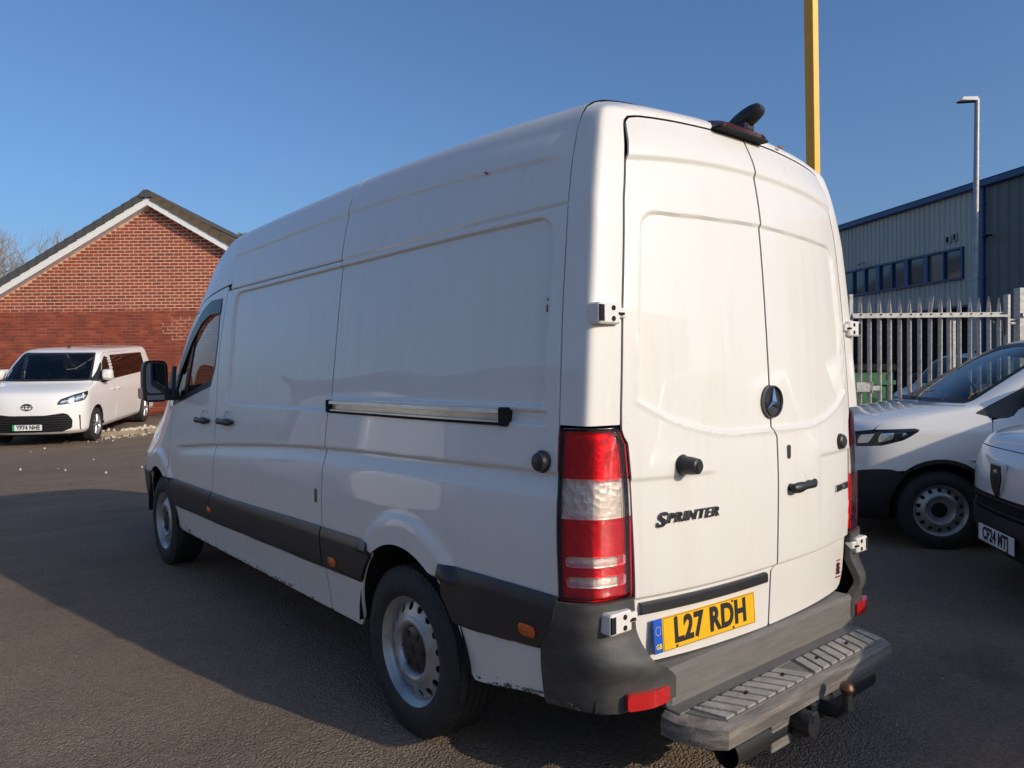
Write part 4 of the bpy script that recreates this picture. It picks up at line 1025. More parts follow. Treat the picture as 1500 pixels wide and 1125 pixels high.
# side stop on quarter panel (points to -x)
for sg in (-1, 1):
    xq = float(vS(np.array(.235), np.array(1.195)))
    mb = MB().lathe([(0, sg*(xq-.003)), (.036, sg*(xq-.003)), (.038, sg*(xq+.006)), (.031, sg*(xq+.012)), (.030, sg*(xq+.026)), (.024, sg*(xq+.030)), (0, sg*(xq+.031))], 0, 28, (0, .235, 1.195))
    obj('door_stop', mb, M_blackpl, VAN)
# rear handle and lock
yh = rear_y(.18, 1.035)
hd = MB(); hr = []
for xx, r, dy in ((.088, .008, -.012), (.095, .017, -.022), (.12, .021, -.028), (.145, .020, -.030), (.17, .014, -.034), (.20, .015, -.036), (.235, .018, -.032), (.255, .015, -.024), (.262, .006, -.014)):
    hr.append([(xx, yh+dy+.75*r*math.cos(t), 1.037+.005*(xx-.17)/.08+r*math.sin(t)) for t in np.linspace(0, 2*math.pi, 15)])
hd.grid(np.array(hr)); hd.tube([(.105, yh, 1.036), (.105, yh-.02, 1.036)], .014, 8).tube([(.245, yh, 1.038), (.245, yh-.02, 1.038)], .012, 8)
HD = obj('door_handle', hd, M_blackpl, DR)
cup = MB(); cup.lathe([(0, .012), (.03, .009), (.046, .002), (.053, -.0015), (.056, .002)], 1, 32, (.185, yh+.002, 1.037)); obj('handle_cup', cup, M_paint, DR)
kh = MB(); yk = rear_y(.10, 1.172)
zz, xx = np.meshgrid(np.linspace(1.14, 1.205, 23), np.linspace(.08, .12, 15), indexing='ij')
obj('lock_cover', clipgrid(np.stack([xx, yk-.004+0*xx, zz], -1), sd_rbox(xx, zz, .089, .111, 1.146, 1.200, .010), .006, flip=True), M_badge, DR)
# strip above the plate
yst = rear_y(-.35, .715)
obj('plate_trim', MB().grid(np.array([[(xx, rear_y(xx, .715)+dy, zz) for dy, zz in ((.01, .690), (-.014, .691), (-.018, .696), (-.017, .722), (-.012, .728), (.01, .729))] for xx in np.linspace(-.690, -.045, 24)])), M_blackpl, DL)
# plate
ypl = rear_y(-.388, .62)-.008; tilt = rad(-3.5)
PL = empty('number_plate', (-.388, ypl, .612), (tilt, rad(-.6), -.088)); PL.parent = DL
pxw = .26
mb = MB().box(-pxw+.040, pxw, -.003, .003, -.0555, .0555, .001); obj('plate_face', mb, M_plateY, PL)
obj('plate_band', MB().box(-pxw, -pxw+.0395, -.003, .003, -.0555, .0555, .001), M_blue, PL)
b = MB()
for a in ((-.216, .256, .0525, .0540), (-.216, .256, -.0540, -.0525)): b.box(a[0], a[1], -.0034, -.0029, a[2], a[3])
b.box(-.2165, -.215, -.0034, -.0029, -.054, .054); b.box(.2545, .256, -.0034, -.0029, -.054, .054); obj('plate_border', b, M_ink, PL)
put_text('plate_letters', text_mesh('L27 RDH', .078, .0002, .0046, .83, 0, 1.06), M_ink, PL, .022, 0, -.0042)
put_text('plate_code', text_mesh('GB', .016, .0002, .0006, .9), M_gold, PL, -pxw+.020, -.034, -.0042)
b = MB()
for k in range(12):
    a = 2*math.pi*k/12; b.box(-pxw+.020+.012*math.cos(a)-.0013, -pxw+.020+.012*math.cos(a)+.0013, -.0042, -.003, .018+.014*math.sin(a)-.0013, .018+.014*math.sin(a)+.0013)
obj('plate_stars', b, M_gold, PL)
for px_, pz_ in ((-.155, .047), (-.155, -.047), (.135, .047), (.135, -.047)): obj('plate_screw', MB().tube([(px_, -.005, pz_), (px_, 0, pz_)], .0045, 8), M_ink, PL)
# sticker low on the right door
ys = rear_y(.62, .60)-.006
b = MB(); [b.box(.60+0*k, .640, ys, ys+.002, .575+k*.018, .581+k*.018) for k in range(5)]
obj('warning_sticker', b, mat('sticker_red', (.45, .04, .03), .5), DR)
obj('warning_sticker_print', MB().box(.609, .631, ys-.0005, ys+.001, .59, .64), M_ink, DR)
# ---- side furniture
for sg in (-1, 1):
    # sliding-door track
    xt = lambda y, z: float(vS(np.array(y), np.array(z)))
    t = MB(); y0, y1 = .452, 1.776
    rows = []
    for yy in np.linspace(y0, y1, 12):
        x1 = xt(yy, 1.335)
        rows.append([(sg*(x1-.020), yy, 1.362), (sg*(x1+.012), yy, 1.362), (sg*(x1+.014), yy, 1.347), (sg*(x1-.006), yy, 1.345), (sg*(x1-.008), yy, 1.322), (sg*(x1+.010), yy, 1.320), (sg*(x1+.010), yy, 1.314), (sg*(x1-.02), yy, 1.312)])
    t.grid(np.array(rows)); T1 = obj('door_track', t, M_alu, VAN)
    e = MB(); e.box(sg*xt(.435, 1.335)-.022, sg*xt(.435, 1.335)+.022, .415, .455, 1.302, 1.368, .005); e.box(sg*xt(1.77, 1.335)-.018, sg*xt(1.77, 1.335)+.018, 1.752, 1.779, 1.306, 1.366, .004)
    rows = [[(sg*(xt(yy, 1.335)-.02), yy, 1.313), (sg*(xt(yy, 1.335)+.010), yy, 1.313), (sg*(xt(yy, 1.335)+.010), yy, 1.303), (sg*(xt(yy, 1.335)-.02), yy, 1.300)] for yy in np.linspace(y0, y1, 8)]
    e.grid(np.array(rows)); obj('track_end', e, M_dark, T1)
    # door handles with dished cups
    for (ya_, yb_, zh) in ((3.515, 3.765, 1.187), (3.06, 3.315, 1.197)):
        hh = MB(); hr = []; L_ = yb_-ya_
        for f_, r, dx in ((0, .006, .010), (.04, .018, .022), (.2, .024, .030), (.36, .019, .036), (.55, .016, .038), (.75, .021, .034), (.93, .021, .026), (1.0, .008, .012)):
            yy = ya_+L_*f_; x1 = xt(yy, zh)
            hr.append([(sg*(x1+dx+.7*r*math.cos(a)), yy, zh+r*math.sin(a)) for a in np.linspace(0, 2*math.pi, 15)])
        hh.grid(np.array(hr)); par = (KEEP['front_door'] if ya_ > 3.4 else KEEP['sliding_door']) if sg < 0 else VAN
        obj('door_handle', hh, M_blackpl, par)
        cu = MB(); ym = (ya_+yb_)/2; x1 = xt(ym, zh); cu.lathe([(0, sg*(x1-.016)), (.04, sg*(x1-.011)), (.060, sg*(x1-.003)), (.070, sg*(x1+.0015)), (.073, sg*(x1-.003))], 0, 32, (0, ym, zh)); obj('handle_cup', cu, M_paint, par)
    zz, yy = np.meshgrid(np.linspace(.85, .935, 23), np.linspace(1.82, 1.87, 15), indexing='ij')
    obj('lock_cover', clipgrid(np.stack([sg*(vS(yy, zz)+.003), yy, zz], -1), sd_rbox(yy, zz, 1.832, 1.858, .858, .928, .012), .006, flip=(sg > 0)), M_badge, KEEP['sliding_door'] if sg < 0 else VAN)
    # mirror
    mr = empty('wing_mirror', (sg*.965, 4.40, 1.405)); mr.parent = VAN
    hs = MB(); ring = []
    for yy, sc in ((-.045, .955), (-.050, 1.0), (0, 1.0), (.06, .93), (.11, .75), (.14, .42)):
        pts = []
        for a in np.linspace(0, 2*math.pi, 33):
            c, s_ = math.cos(a), math.sin(a); pts.append((sg*.115+.086*sc*np.sign(c)*abs(c)**.4, yy, .045+.155*sc*np.sign(s_)*abs(s_)**.4))
        ring.append(pts)
    hs.grid(np.array(ring)); hs.add(ring[-1][:-1], [tuple(range(32))]); hs.add([(a, b+.012, c) for a, b, c in ring[0][:-1]], [tuple(range(32))[::-1]])
    H = obj('mirror_housing', hs, M_blackpl, mr)
    g = MB(); pts = [(sg*.115+.066*np.sign(math.cos(a))*abs(math.cos(a))**.4, -.048, .068+.112*np.sign(math.sin(a))*abs(math.sin(a))**.4) for a in np.linspace(0, 2*math.pi, 33)[:-1]]
    g.add(pts, [tuple(range(32))]); obj('mirror_glass', g, M_mirror, H)
    obj('mirror_glass', MB().box(sg*.115-.058, sg*.115+.058, -.050, -.047, -.095, -.058, .003), M_mirror, H)
    obj('indicator', MB().box(sg*.200-.016, sg*.200+.016, -.03, .06, -.085, .0, .010), mat('indicator_lens', (.55, .33, .26), .2, coat=1.0), H)
    arm = MB(); arm.box(sg*.0-.10, sg*.0+.06, -.03, .06, -.10, -.01, .02); obj('mirror_arm', arm, M_blackpl, mr)
    sp = MB(); sp.add([(sg*.005, -.14, -.06), (sg*-.01, .10, -.09), (sg*-.06, .05, .16), (sg*.03, -.14, -.06), (sg*.015, .10, -.09), (sg*-.03, .05, .16)], [(0, 1, 2), (5, 4, 3), (0, 3, 4, 1), (1, 4, 5, 2), (2, 5, 3, 0)]); obj('mirror_base', sp, M_blackpl, mr)
# scrapes and rust along the sill, marks
b = MB()
for k in range(150):
    y = random.choice([random.gauss(4.1, .08), random.uniform(2.0, 4.2), random.gauss(2.45, .2), random.gauss(.42, .12)]); z = float(spl(np.array(y), [0, .24, .63, .9, 6], [.405, .402, .348, SILL, SILL]))+.002+abs(random.gauss(0, .010 if y < 3.9 else .022))
    if sd_arch(np.array([y]), np.array([z]))[0] < .03: continue
    w = random.uniform(.002, .011); h = random.uniform(.0008, .0028); x = float(vS(np.array(y), np.array(z)))+.0050
    b.obox((-x, y, z), (.0012, 0, 0), (0, w, random.uniform(-.3, .3)*w), (0, 0, h))
obj('sill_scrape', b, M_scratch, VAN, kind='stuff')
b = MB()
for (y, z, w, h) in ((.665, 2.252, .006, .0035), (.655, 2.246, .004, .003), (.268, 1.705, .0025, .012), (.268, 1.735, .004, .0025)):
    x = float(vS(np.array(y), np.array(z)))+.0115 if z > 2 else float(vS(np.array(y), np.array(z)))-.002
    b.obox((-x+.0015, y, z), (.002, 0, 0), (0, w, w*.2), (0, 0, h))
obj('rust_mark', b, M_rustspot, VAN)

# ================================================================== SMALLER VEHICLES (local frame: nose at y=0, tail at +y, left side at +x)
def shell(ctrl, L, n=2.7, ns=150, nf=34, yfine=()):
    C = np.array(ctrl, float); p = np.concatenate([[0], np.cumsum(np.hypot(np.diff(C[:, 0]), np.diff(C[:, 1]))+.25*np.abs(np.diff(C[:, 2])))])
    s = np.linspace(0, p[-1], ns); s = np.unique(np.concatenate([s, p]))
    z, F, W, D = [spl(s, p, C[:, k]) for k in range(4)]
    top = C[:, 2].max()
    ph = np.linspace(0, math.pi/2, nf); fx = np.sin(ph)**(2/n); fd = 1-np.cos(ph)**(2/n)
    ys = axis(0, 1, .02)
    rc = np.linspace(0, math.pi/2, 9)[1:]
    X = []; Y = []
    for k in range(len(s)):
        shr = max(0, (W.max()*.75-W[k]))*.25; Lr = L-shr-.10*max(0, z[k]-1.2)
        dr = .16
        xs = list(W[k]*fx)+[W[k]]*(len(ys)-1)+list(W[k]*np.cos(rc)**(2/5.) if True else 0)
        y0 = F[k]+D[k]; y1 = Lr-dr
        yy = list(F[k]+D[k]*fd)+list(y0+(y1-y0)*ys[1:])+list(y1+dr*np.sin(rc)**(2/5.))
        X.append(xs); Y.append(yy)
    X = np.array(X); Y = np.array(Y); Z = np.repeat(z[:, None], X.shape[1], 1)
    A = np.concatenate([np.zeros((len(s), 1)), np.cumsum(np.hypot(np.diff(X, axis=1), np.diff(Y, axis=1)), axis=1)], axis=1)
    X = np.concatenate([-X[:, :0:-1], X], 1); Y = np.concatenate([Y[:, :0:-1], Y], 1); Z = np.concatenate([Z[:, :0:-1], Z], 1); A = np.concatenate([-A[:, :0:-1], A], 1)
    P = np.stack([X, Y, Z], -1)
    Nn = np.cross(np.gradient(P, axis=1), np.gradient(P, axis=0)); l = np.linalg.norm(Nn, axis=-1, keepdims=True); l[l == 0] = 1; Nn /= l
    ctr = np.array([0, L/2, .9]); flip = ((Nn*(P-ctr)).sum(-1).mean() < 0); Nn = -Nn if flip else Nn
    return dict(P=P, N=Nn, X=X, Y=Y, Z=Z, A=np.abs(A), S=np.sign(A+1e-9), W=np.repeat(W[:, None], X.shape[1], 1), L=L, ctrl=C, flip=flip)
def mk(sh, sdf, off=0.0, depth=0.0):
    return clipgrid(sh['P']+sh['N']*off, sdf, depth, flip=not sh['flip'])
def plate(par, y, z, txt, band=None, tilt=0.0, M=None):
    pl = empty('number_plate', (0, y, z), (tilt, 0, 0)); pl.parent = par
    obj('plate_face', MB().box(-.26, .26, -.004, .004, -.0555, .0555, .002), M or M_plateW, pl)
    if band: obj('plate_band', MB().box(-.26, -.222, -.0055, 0, -.0555, .0555), band, pl)
    if txt: put_text('plate_letters', text_mesh(txt, .078, .0002, .0048, .80, 0, 1.05), M_ink, pl, .018 if band else 0, 0, -.0055)
    return pl
SMALL = [(.22, .12, .80, .50), (.30, .03, .86, .55), (.45, .0, .90, .58), (.62, .0, .915, .60), (.72, .0, .92, .62), (.85, .02, .925, .62), (.95, .06, .925, .60), (1.02, .13, .915, .56),
         (1.07, .28, .905, .52), (1.12, .52, .895, .48), (1.165, .78, .885, .44), (1.19, .92, .88, .42), (1.22, .98, .875, .42), (1.35, 1.19, .85, .40), (1.5, 1.43, .82, .38), (1.62, 1.63, .785, .37),
         (1.70, 1.80, .755, .36), (1.75, 1.98, .72, .34), (1.785, 2.2, .67, .30), (1.80, 2.3, .55, .28), (1.815, 2.4, .3, .2), (1.82, 2.5, .02, .1)]
MPV = [(.24, .12, .86, .45), (.33, .03, .92, .5), (.6, .0, .945, .55), (.8, .02, .955, .55), (.95, .07, .955, .55), (1.05, .15, .945, .5), (1.12, .35, .93, .48), (1.18, .62, .92, .45), (1.22, .76, .915, .42),
       (1.26, .81, .91, .42), (1.45, 1.05, .88, .38), (1.65, 1.32, .83, .36), (1.78, 1.52, .79, .34), (1.85, 1.72, .74, .32), (1.885, 1.95, .66, .3), (1.90, 2.1, .5, .25), (1.91, 2.2, .25, .2), (1.915, 2.3, .02, .1)]
HATCH = [(.20, .12, .74, .45), (.30, .03, .80, .55), (.5, .0, .84, .6), (.62, .03, .85, .6), (.70, .12, .845, .55), (.76, .35, .84, .5), (.83, .70, .83, .45), (.88, .95, .82, .42), (.92, 1.02, .80, .4), (1.1, 1.35, .73, .38), (1.28, 1.68, .66, .36),
         (1.37, 1.9, .60, .34), (1.41, 2.1, .5, .3), (1.43, 2.25, .25, .2), (1.435, 2.3, .02, .1)]
def vehicle(name, kind, paint, loc, heading, pitch=0.0, scale=1.0, **tags):
    root = empty(name, loc, (0, 0, 0), **tags)
    root.rotation_mode = 'XYZ'; root.rotation_euler = (pitch, 0, math.pi-heading); root.scale = (scale,)*3
    ctrl, L, ax0, wb, R, cow = {'small': (SMALL, 4.40, .88, 2.785, .325, 1.185), 'mpv': (MPV, 4.98, .92, 3.275, .345, 1.235), 'hatch': (HATCH, 4.2, .85, 2.55, .31, .90)}[kind]
    sh = shell(ctrl, L); X, Y, Z, A, S, W = [sh[k] for k in 'XYZASW']
    rt = ctrl[-1][0]; H1 = rt-.12
    onside = .80*W-np.abs(X)
    def arch(g): return np.maximum(np.minimum.reduce([np.maximum(np.hypot(Y-yc, Z-R)-(R+.065+g), -9) for yc in (ax0, ax0+wb)]), onside-.05)
    windscreen = rmax(rmax(cow+.015-Z, Z-(H1+.015), .02), np.abs(X)-(W-.085), .03); windscreen = np.maximum(windscreen, Y-(ctrl[-1][1]+.2))
    k = rt/1.82
    if kind == 'small':
        sw = [(1.30, 1.17), (2.30, 1.17), (2.34, 1.60), (2.02, 1.64), (1.72, 1.50)]; rear_w = None
        tri = [(1.13, 1.125), (1.28, 1.085), (1.40, 1.085), (1.62, 1.36), (1.52, 1.34)]
        door = [(1.27, .30), (1.24, .60), (1.26, 1.12), (1.74, 1.56), (2.02, 1.70), (2.36, 1.70), (2.42, 1.2), (2.40, .30)]
    elif kind == 'mpv':
        sw = [(1.25, 1.20), (1.38, 1.16), (1.95, 1.20), (1.98, 1.70), (1.80, 1.73), (1.60, 1.62)]; rear_w = [(2.10, 1.22), (4.35, 1.27), (4.42, 1.74), (2.16, 1.74)]
        tri = [(.95, 1.24), (1.2, 1.21), (1.55, 1.60), (1.5, 1.60)]
        door = [(1.22, .30), (1.16, .60), (1.15, 1.12), (1.62, 1.70), (1.85, 1.80), (2.02, 1.80), (2.05, 1.2), (2.05, .30)]
    else:
        sw = [(1.45, .92), (2.2, .93), (2.2, 1.29), (1.95, 1.28)]; rear_w = [(2.3, .93), (3.2, .96), (3.0, 1.28), (2.3, 1.30)]; tri = [(1.2, .91), (1.4, .91), (1.6, 1.10), (1.5, 1.1)]
        door = [(1.3, .25), (1.28, .9), (1.9, 1.34), (2.25, 1.35), (2.25, .25)]
    swd = np.maximum(sd_poly(Y, Z, sw), onside); dr = np.maximum(sd_poly(Y, Z, door), onside)
    trd = np.maximum(sd_poly(Y, Z, tri), onside)
    rwd = np.maximum(sd_poly(Y, Z, rear_w), onside) if rear_w else np.full(X.shape, 9.)
    dr2 = np.maximum(sd_poly(Y, Z, [(2.09, .32), (2.09, 1.80), (3.50, 1.80), (3.50, .95), (3.62, .80), (3.62, .32)]), onside) if kind == 'mpv' else np.full(X.shape, 9.)
    glass = np.minimum.reduce([windscreen, swd, trd, rwd])
    a05 = A
    if kind == 'small':
        hl = sd_poly(A, Z, [(.60, .86), (.68, .945), (.95, .985), (1.33, 1.005), (1.25, .91), (1.08, .855), (.8, .835)])
        lowb = np.maximum(Z-.60-.06*sst(A, .6, 1.1)+.10*sst(A, 1.15, 1.4), A-1.50)
        grille = sd_poly(A, Z, [(-.1, .52), (.72, .52), (.82, .59), (.72, .645), (-.1, .645)])
        fog = np.full(X.shape, 9.)
    elif kind == 'mpv':
        hl = sd_poly(A, Z, [(.50, .82), (.56, .93), (.80, 1.02), (1.06, 1.075), (1.10, 1.0), (1.02, .90), (.75, .84)])
        lowb = np.maximum(Z-.25, -9)
        grille = sd_poly(A, Z, [(-.1, .285), (.56, .285), (.76, .36), (.78, .52), (.70, .64), (.62, .665), (.48, .645), (.30, .625), (-.1, .625)])
        fog = sd_poly(A, Z, [(.90, .30), (.925, .30), (.935, .60), (.90, .62)])
    else:
        hl = sd_poly(A, Z, [(.45, .58), (.6, .68), (1.0, .70), (1.05, .62), (.8, .56)]); lowb = Z-.25; grille = sd_poly(A, Z, [(-.1, .3), (.5, .3), (.6, .45), (-.1, .5)]); fog = np.full(X.shape, 9.)
    front = np.maximum(-9, Y-1.2)
    hl = np.maximum(hl, front); grille = np.maximum(grille, front); fog = np.maximum(fog, front); lowb = np.maximum(lowb, -9)
    bonz = ctrl[5][0]+.0
    bon = np.maximum.reduce([bonz+.10-Z, Z-cow+.004, np.abs(X)-(W-.055), Y-(1.25 if kind != 'hatch' else 1.4)])
    arc_ = arch(0); g = .003
    lowtrim = np.minimum(lowb, np.maximum(Z-.30, onside)) if kind == 'small' else lowb
    archtrim = np.maximum(arch(.035) if kind == 'small' else arch(.0)+9, -9)
    notarch = -arc_
    body = np.maximum.reduce([notarch, -glass+.0, -hl, -lowtrim, -archtrim, -grille, -fog, -(bon-g), -(dr-g), -(dr2-g)])
    BD = obj('body', mk(sh, body, 0, .012), paint, root)
    for nm, s in (('bonnet', np.maximum(bon+g, -hl)),): obj(nm, mk(sh, s, 0, .012), paint, root)
    for sg in (1, -1):
        d = obj('door', mk(sh, np.maximum.reduce([dr+g, -swd, -trd, notarch, -lowtrim, -(S*sg)*9]), 0, .012), paint, root)
        if kind == 'mpv':
            d2 = obj('sliding_door', mk(sh, np.maximum.reduce([dr2+g, -rwd, notarch, -lowtrim, -(S*sg)*9]), 0, .012), paint, root)
            obj('door_handle', MB().box(sg*.945, sg*.985, 2.16, 2.34, .985, 1.015, .010), paint, d2)
        fr = np.maximum.reduce([swd+.0, -(swd+.022), -(S*sg)*9]); obj('window_frame', mk(sh, fr, -.004, .01), M_blackpl, d)
        obj('window_glass', mk(sh, np.maximum(swd+.02, -(S*sg)*9), -.010), M_glass if kind != 'hatch' else M_tint, d)
        obj('corner_trim', mk(sh, np.maximum(trd, -(S*sg)*9), .001, .01), M_blackpl, root)
        if rear_w: obj('rear_window', mk(sh, np.maximum(rwd, -(S*sg)*9), -.003), M_tint, root)
        # headlight: dark bowl, reflector elements, clear cover
        hs = np.maximum(hl, -(S*sg)*9)
        HL = obj('headlight', mk(sh, hs, -.05, 0), M_blackpl, root)
        obj('lamp_surround', mk(sh, np.maximum(hs, -(hs+.016)), -.004, .05), M_blackpl, HL)
        obj('lamp_reflector', mk(sh, np.maximum.reduce([hs+.030, np.abs(np.mod(A*6, 1)-.5)-.38]), -.030, .01), M_chrome, HL)
        if kind == 'mpv': obj('lamp_strip', mk(sh, np.maximum.reduce([hs+.02, np.minimum(np.abs(Z-.915-.22*(A-.75))-.012, np.abs(A-.99+.3*(Z-.95))-.02)]), -.012, .01), M_plateW, HL)
        obj('lamp_cover', mk(sh, hs+.004, -.002), M_lamp, HL)
        hx = float(np.interp(.95*k, [q[0] for q in ctrl], [q[2] for q in ctrl])) 
        dy = door[-2][0]-.16; zh = (1.0 if kind != 'hatch' else .78)
        obj('door_handle', MB().box(sg*(hx-.005), sg*(hx+.030), dy-.10, dy+.08, zh-.015, zh+.015, .010), paint if kind != 'small' else M_blackpl, d)
        my = sw[0][0]+(.36 if kind == 'small' else .03); mz = cow+.05; mx = float(np.interp(mz, [q[0] for q in ctrl], [q[2] for q in ctrl]))
        mm = MB(); ring = []
        for yy, sc in ((.10, .92), (.09, 1.0), (.02, 1.0), (-.05, .85), (-.10, .5)):
            ring.append([(sg*(mx+.13)+.10*sc*np.sign(math.cos(a))*abs(math.cos(a))**.5, my+yy, mz+.06+.115*sc*np.sign(math.sin(a))*abs(math.sin(a))**.5) for a in np.linspace(0, 2*math.pi, 25)])
        mm.grid(np.array(ring)); mm.add(ring[-1][:-1], [tuple(range(24))]); mm.add(ring[0][:-1], [tuple(range(24))[::-1]])
        mo = obj('wing_mirror', mm, M_blackpl if kind == 'small' else paint, root)
        obj('mirror_arm', MB().box(min(sg*(mx-.02), sg*(mx+.09)), max(sg*(mx-.02), sg*(mx+.09)), my-.04, my+.05, mz-.05, mz-.005, .01), M_blackpl, mo)
        for q, yc in enumerate((ax0, ax0+wb)):
            wx = float(np.interp(.6, [c[0] for c in ctrl], [c[2] for c in ctrl]))-.012
            wheel(root, (sg*wx, yc, R-.002), R, .205, .205 if kind != 'small' else .20, 'holes' if kind == 'small' else 'spokes', sg, hubcap=False, nh=14)
            ln = MB(); a = np.linspace(-.1, math.pi+.1, 26); r2 = R+.066
            ln.grid(np.array([[(sg*xx, yc+r2*math.cos(t), R+r2*math.sin(t)) for t in a] for xx in (wx+.0, wx-.15, wx-.32)]))
            ln.add([(sg*(wx-.32), yc, R)]+[(sg*(wx-.32), yc+r2*math.cos(t), R+r2*math.sin(t)) for t in a], [(0, i+1, i+2) for i in range(len(a)-1)]); obj('wheel_housing', ln, M_dark, root)
        if kind == 'small':
            sr = MB().lathe([(0, 0), (.014, -.002), (.016, .004)], 2, 12)
            rp = MB().box(sg*hx-.004 if sg < 0 else sg*hx-.016, sg*hx+.016 if sg < 0 else sg*hx+.004, 1.13, 1.20, .72, .745, .006)
            obj('side_repeater', MB().box(min(sg*(hx-.02), sg*(hx+.010)), max(sg*(hx-.02), sg*(hx+.010)), 1.10, 1.17, .735, .757, .006), M_chrome, root)
    obj('windscreen', mk(sh, windscreen, -.004), M_screen, root)
    obj('screen_border', mk(sh, np.maximum(windscreen, -(windscreen+.035)), -.002), M_blackpl, root)
    obj('lower_bumper', mk(sh, np.maximum.reduce([lowtrim, notarch, -grille, -9+0*Z]), .006, .02), M_blackpl, root)
    if kind == 'small':
        for sg in (1, -1):
            for yh_ in (-1, 1): obj('arch_trim', mk(sh, np.maximum.reduce([archtrim, notarch, -lowtrim, -(S*sg)*9, yh_*(Y-2.2)]), .012, .02), M_blackpl, root)
    GR = obj('grille', mk(sh, grille, -.02, 0), M_dark, root)
    for zz in np.arange(.28, .66, .046 if kind == 'mpv' else .038):
        s = np.maximum(grille+.012, np.abs(Z-zz)-.009)
        if (s < 0).any(): obj('grille_slat', mk(sh, s, -.002, .015), M_blackpl, GR)
    obj('grille_surround', mk(sh, np.maximum(grille, -(grille+.012)), .002, .02), M_blackpl, GR)
    if (fog < 0).any():
        for sg in (1, -1): obj('bumper_slit', mk(sh, np.maximum(fog, -(S*sg)*9), -.006), M_dark, root)
    obj('gap_shade_sheet', mk(sh, np.maximum.reduce([-arch(.012), Z-cow+.03, .30-Z, np.minimum(-(hl-.02), 9)]), -.03), M_dark, root)  # black sheet added behind the panels; its colour stands for shade in the gaps
    ub = MB().box(-.66, .66, .25, L-.15, .20, .36); ub.box(-.45, .45, .2, L-.1, .3, .45); obj('underbody', ub, M_under, root)
    # cabin
    b = MB().box(-.74, .74, 1.0*k, 1.45*k, cow-.35, cow-.04, .05); obj('dashboard', b, M_seat, root)
    for x in (-.36, .36):
        obj('seat', MB().box(x-.24, x+.24, 1.75*k, 2.25*k, .5, .75, .05).box(x-.23, x+.23, 2.2*k, 2.36*k, .7, cow+.18, .05).box(x-.12, x+.12, 2.24*k, 2.33*k, cow+.17, cow+.36, .03), M_seat, root)
    obj('steering_wheel', MB().lathe([(.165, -.012), (.18, 0), (.165, .012), (.15, 0)], 1, 24, (-.36, 1.55*k, cow+.0), close=True), M_blackpl, root)
    if kind == 'small': obj('load_bulkhead', MB().box(-.72, .72, 2.5, 2.53, .4, 1.70), M_seat, root)
    obj('aerial', MB().box(-.018, .018, 1.98*k, 2.10*k, rt-.03, rt+.03, .012).tube([(0, 2.03*k, rt+.02), (0, 2.14*k, rt+.2)], [.007, .004], 6), M_blackpl, root)
    wp = MB()
    for x0, x1 in ((-.62, .02), (-.02, .58)):
        pts = []
        for f in np.linspace(0, 1, 7):
            xx = x0+(x1-x0)*f; d2 = np.where((np.abs(X-xx) < .03) & (Z > cow+.02) & (Z < cow+.055+.03*f), 1, 0)
            ii = np.argwhere(d2)
            if len(ii): i, j = ii[0]; q = sh['P'][i, j]+sh['N'][i, j]*.018; pts.append((xx, q[1], q[2]))
        if len(pts) > 2: wp.tube(pts, .008, 6)
    obj('wiper', wp, M_blackpl, root)
    return root, sh
def front_y(sh, z):
    j = sh['P'].shape[1]//2; zz = sh['Z'][:, j]; return float(np.interp(z, zz[:60], sh['Y'][:60, j]))

# people carrier in front of the brick wall
hT = rad(209.3); cT, sT = math.cos(math.pi-hT), math.sin(math.pi-hT)
lx, ly = .93, .92
T0 = (0.63-(cT*lx-sT*ly), 15.87-(sT*lx+cT*ly), .115)
tv, sh = vehicle('people_carrier', 'mpv', M_paint2, T0, hT, pitch=rad(3.3), scale=1.0, label='white people carrier with tinted rear glass parked before the brick wall', category='people carrier')
plate(tv, front_y(sh, .40)-.03, .395, 'YP74 NHE', M_green)
em = obj('emblem', MB().lathe([(.085, -.004), (.095, -.012), (.105, -.004), (.105, .01), (.085, .01)], 1, 32, (0, 0, 0), close=True), M_badge, tv, loc=(0, front_y(sh, .79)-.012, .79)); em.scale = (1, 1, .68)
o = obj('emblem_loop', MB().lathe([(.036, -.004), (.044, -.012), (.052, -.004), (.044, .006)], 1, 24, (0, 0, .0), close=True), M_badge, em); o.scale = (.8, 1, 1.7)
o = obj('emblem_loop', MB().lathe([(.040, -.004), (.048, -.012), (.056, -.004), (.048, .006)], 1, 24, (0, 0, .05), close=True), M_badge, em); o.scale = (1.5, 1, .75)

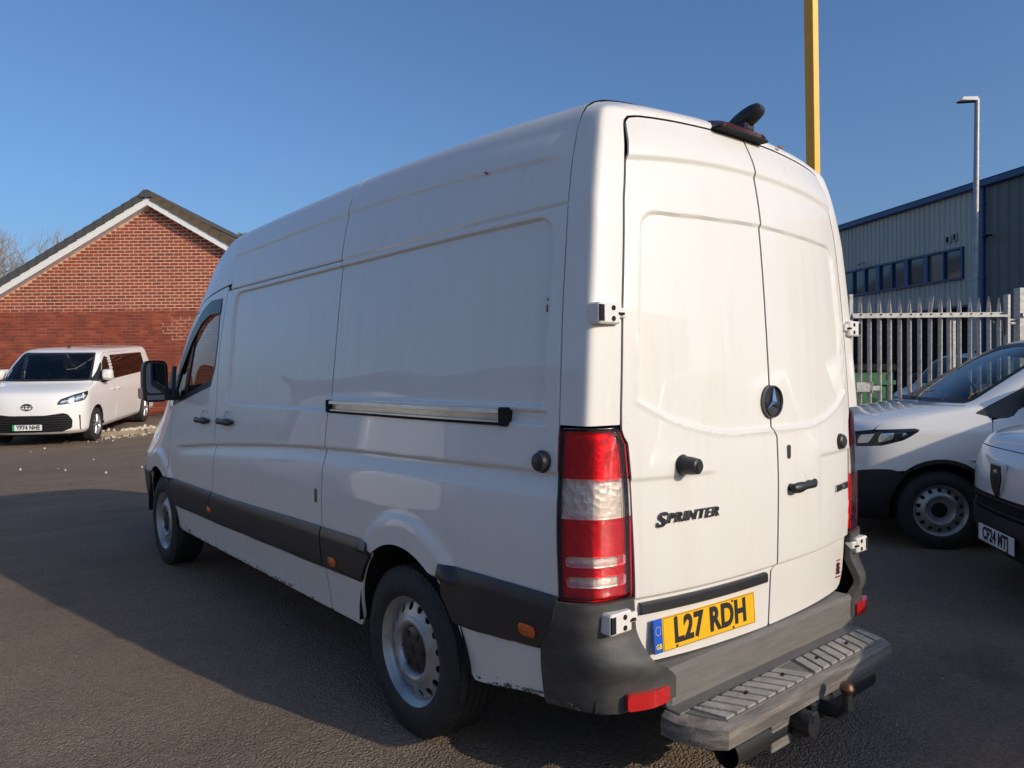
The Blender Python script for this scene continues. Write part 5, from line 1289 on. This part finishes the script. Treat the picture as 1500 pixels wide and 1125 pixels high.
# row of small vans to the side of the large van
hV = rad(-39); rzV = math.pi-hV; cV, sV = math.cos(rzV), math.sin(rzV)
lx, ly = .90, .88
cw_ = (4.02, .86)
V1 = (cw_[0]-(cV*lx-sV*ly), cw_[1]-(sV*lx+cV*ly), 0)
v1, shv = vehicle('small_van', 'small', M_paint2, V1, hV, label='small white van with black lower bumper and steel wheels near palisade fence', category='van', group='small vans parked in a row')
def shield(par, y, z):
    b = MB(); pl = [(-.055, .075), (.055, .075), (.058, .0), (.040, -.05), (0, -.085), (-.040, -.05), (-.058, 0)]
    b.add([(x, yy, zz) for yy in (y-.010, y+.02) for x, zz in pl], [tuple(range(7))[::-1], tuple(range(7, 14))]+[(i, (i+1) % 7, 7+(i+1) % 7, 7+i) for i in range(7)])
    e = obj('emblem', b, M_chrome, par, loc=(0, 0, z)); e.scale = (1.5, 1, 1.4)
    b = MB(); pl = [(x*.86, zz*.88) for x, zz in pl]; b.add([(x, y-.0125, zz) for x, zz in pl], [tuple(range(7))[::-1]]); obj('emblem_field', b, M_ink, e)
    b = MB()
    for p in ([(-.02, .04), (.01, .05), (.028, .03), (.012, .022), (.02, .0), (-.005, .012), (-.018, -.004)], [(-.018, -.01), (.006, .004), (.016, -.03), (0, -.055), (-.008, -.03)]):
        b.add([(x, y-.0135, zz) for x, zz in p], [tuple(range(len(p)))[::-1]])
    obj('emblem_head', b, M_chrome, e)
def chevrons(par, y, z):
    b = MB()
    for dz in (-.035, .025):
        for sg in (-1, 1): b.obox((sg*.045, y, z+dz), (.05, 0, -sg*.03), (0, .008, 0), (sg*.006, 0, .010))
    obj('emblem', b, M_chrome, par)
V2 = (3.00, .13, 0); V3 = (.86, -1.42, 0)
def van_copy(loc, label):
    c = copy_tree(v1); c.location = loc; c['label'] = label; return c
v2 = van_copy(V2, 'small white van with shield emblem and plate CF24 MTJ on its nose')
v3 = van_copy(V3, 'small white van parked at the open end of the row behind the large van')
v4 = van_copy((-4.3, 9.9, 0), 'small white van parked alongside the large van across the open tarmac'); v4.rotation_euler = (0, 0, rad(183))
v5 = van_copy((-8.6, 6.5, 0), 'small white van parked further along the yard before the grey shed'); v5.rotation_euler = (0, 0, rad(172))
yf = front_y(shv, .36)
chevrons(v1, front_y(shv, .80)-.01, .80); plate(v1, yf-.03, .40, '')
shield(v2, front_y(shv, .76)-.012, .76); plate(v2, yf-.03, .37, 'CF24 MTJ')
for v in (v3, v4, v5): shield(v, front_y(shv, .76)-.012, .76)

# silver car and green skip beyond the fence
v6 = van_copy((12.15, 4.05, 0), 'small white van standing in shade beyond the palisade fence'); v6.rotation_euler = (0, 0, rad(-92))
sk = empty('waste_skip', (10.45, 4.85, 0), (0, 0, rad(-38)), label='dark green metal waste container behind fence gate', category='container')
b = MB().box(-1.2, .62, -.5, .7, .12, 1.45, .02); obj('container_body', b, M_skip, sk)
for x in (-.9, -.5, -.1, .25, .56): obj('container_rib', MB().box(x-.03, x+.03, -.54, -.49, .12, 1.42, .006), M_skip, sk)
obj('container_lid', MB().box(-1.25, .66, -.55, .75, 1.45, 1.58, .03), M_dark, sk)
obj('container_rail', MB().box(-1.22, .64, -.55, -.49, 1.22, 1.30, .008), M_skip, sk)
for x in (-1.0, .1): obj('container_foot', MB().box(x-.1, x+.1, -.45, .6, 0, .13), M_dark, sk)
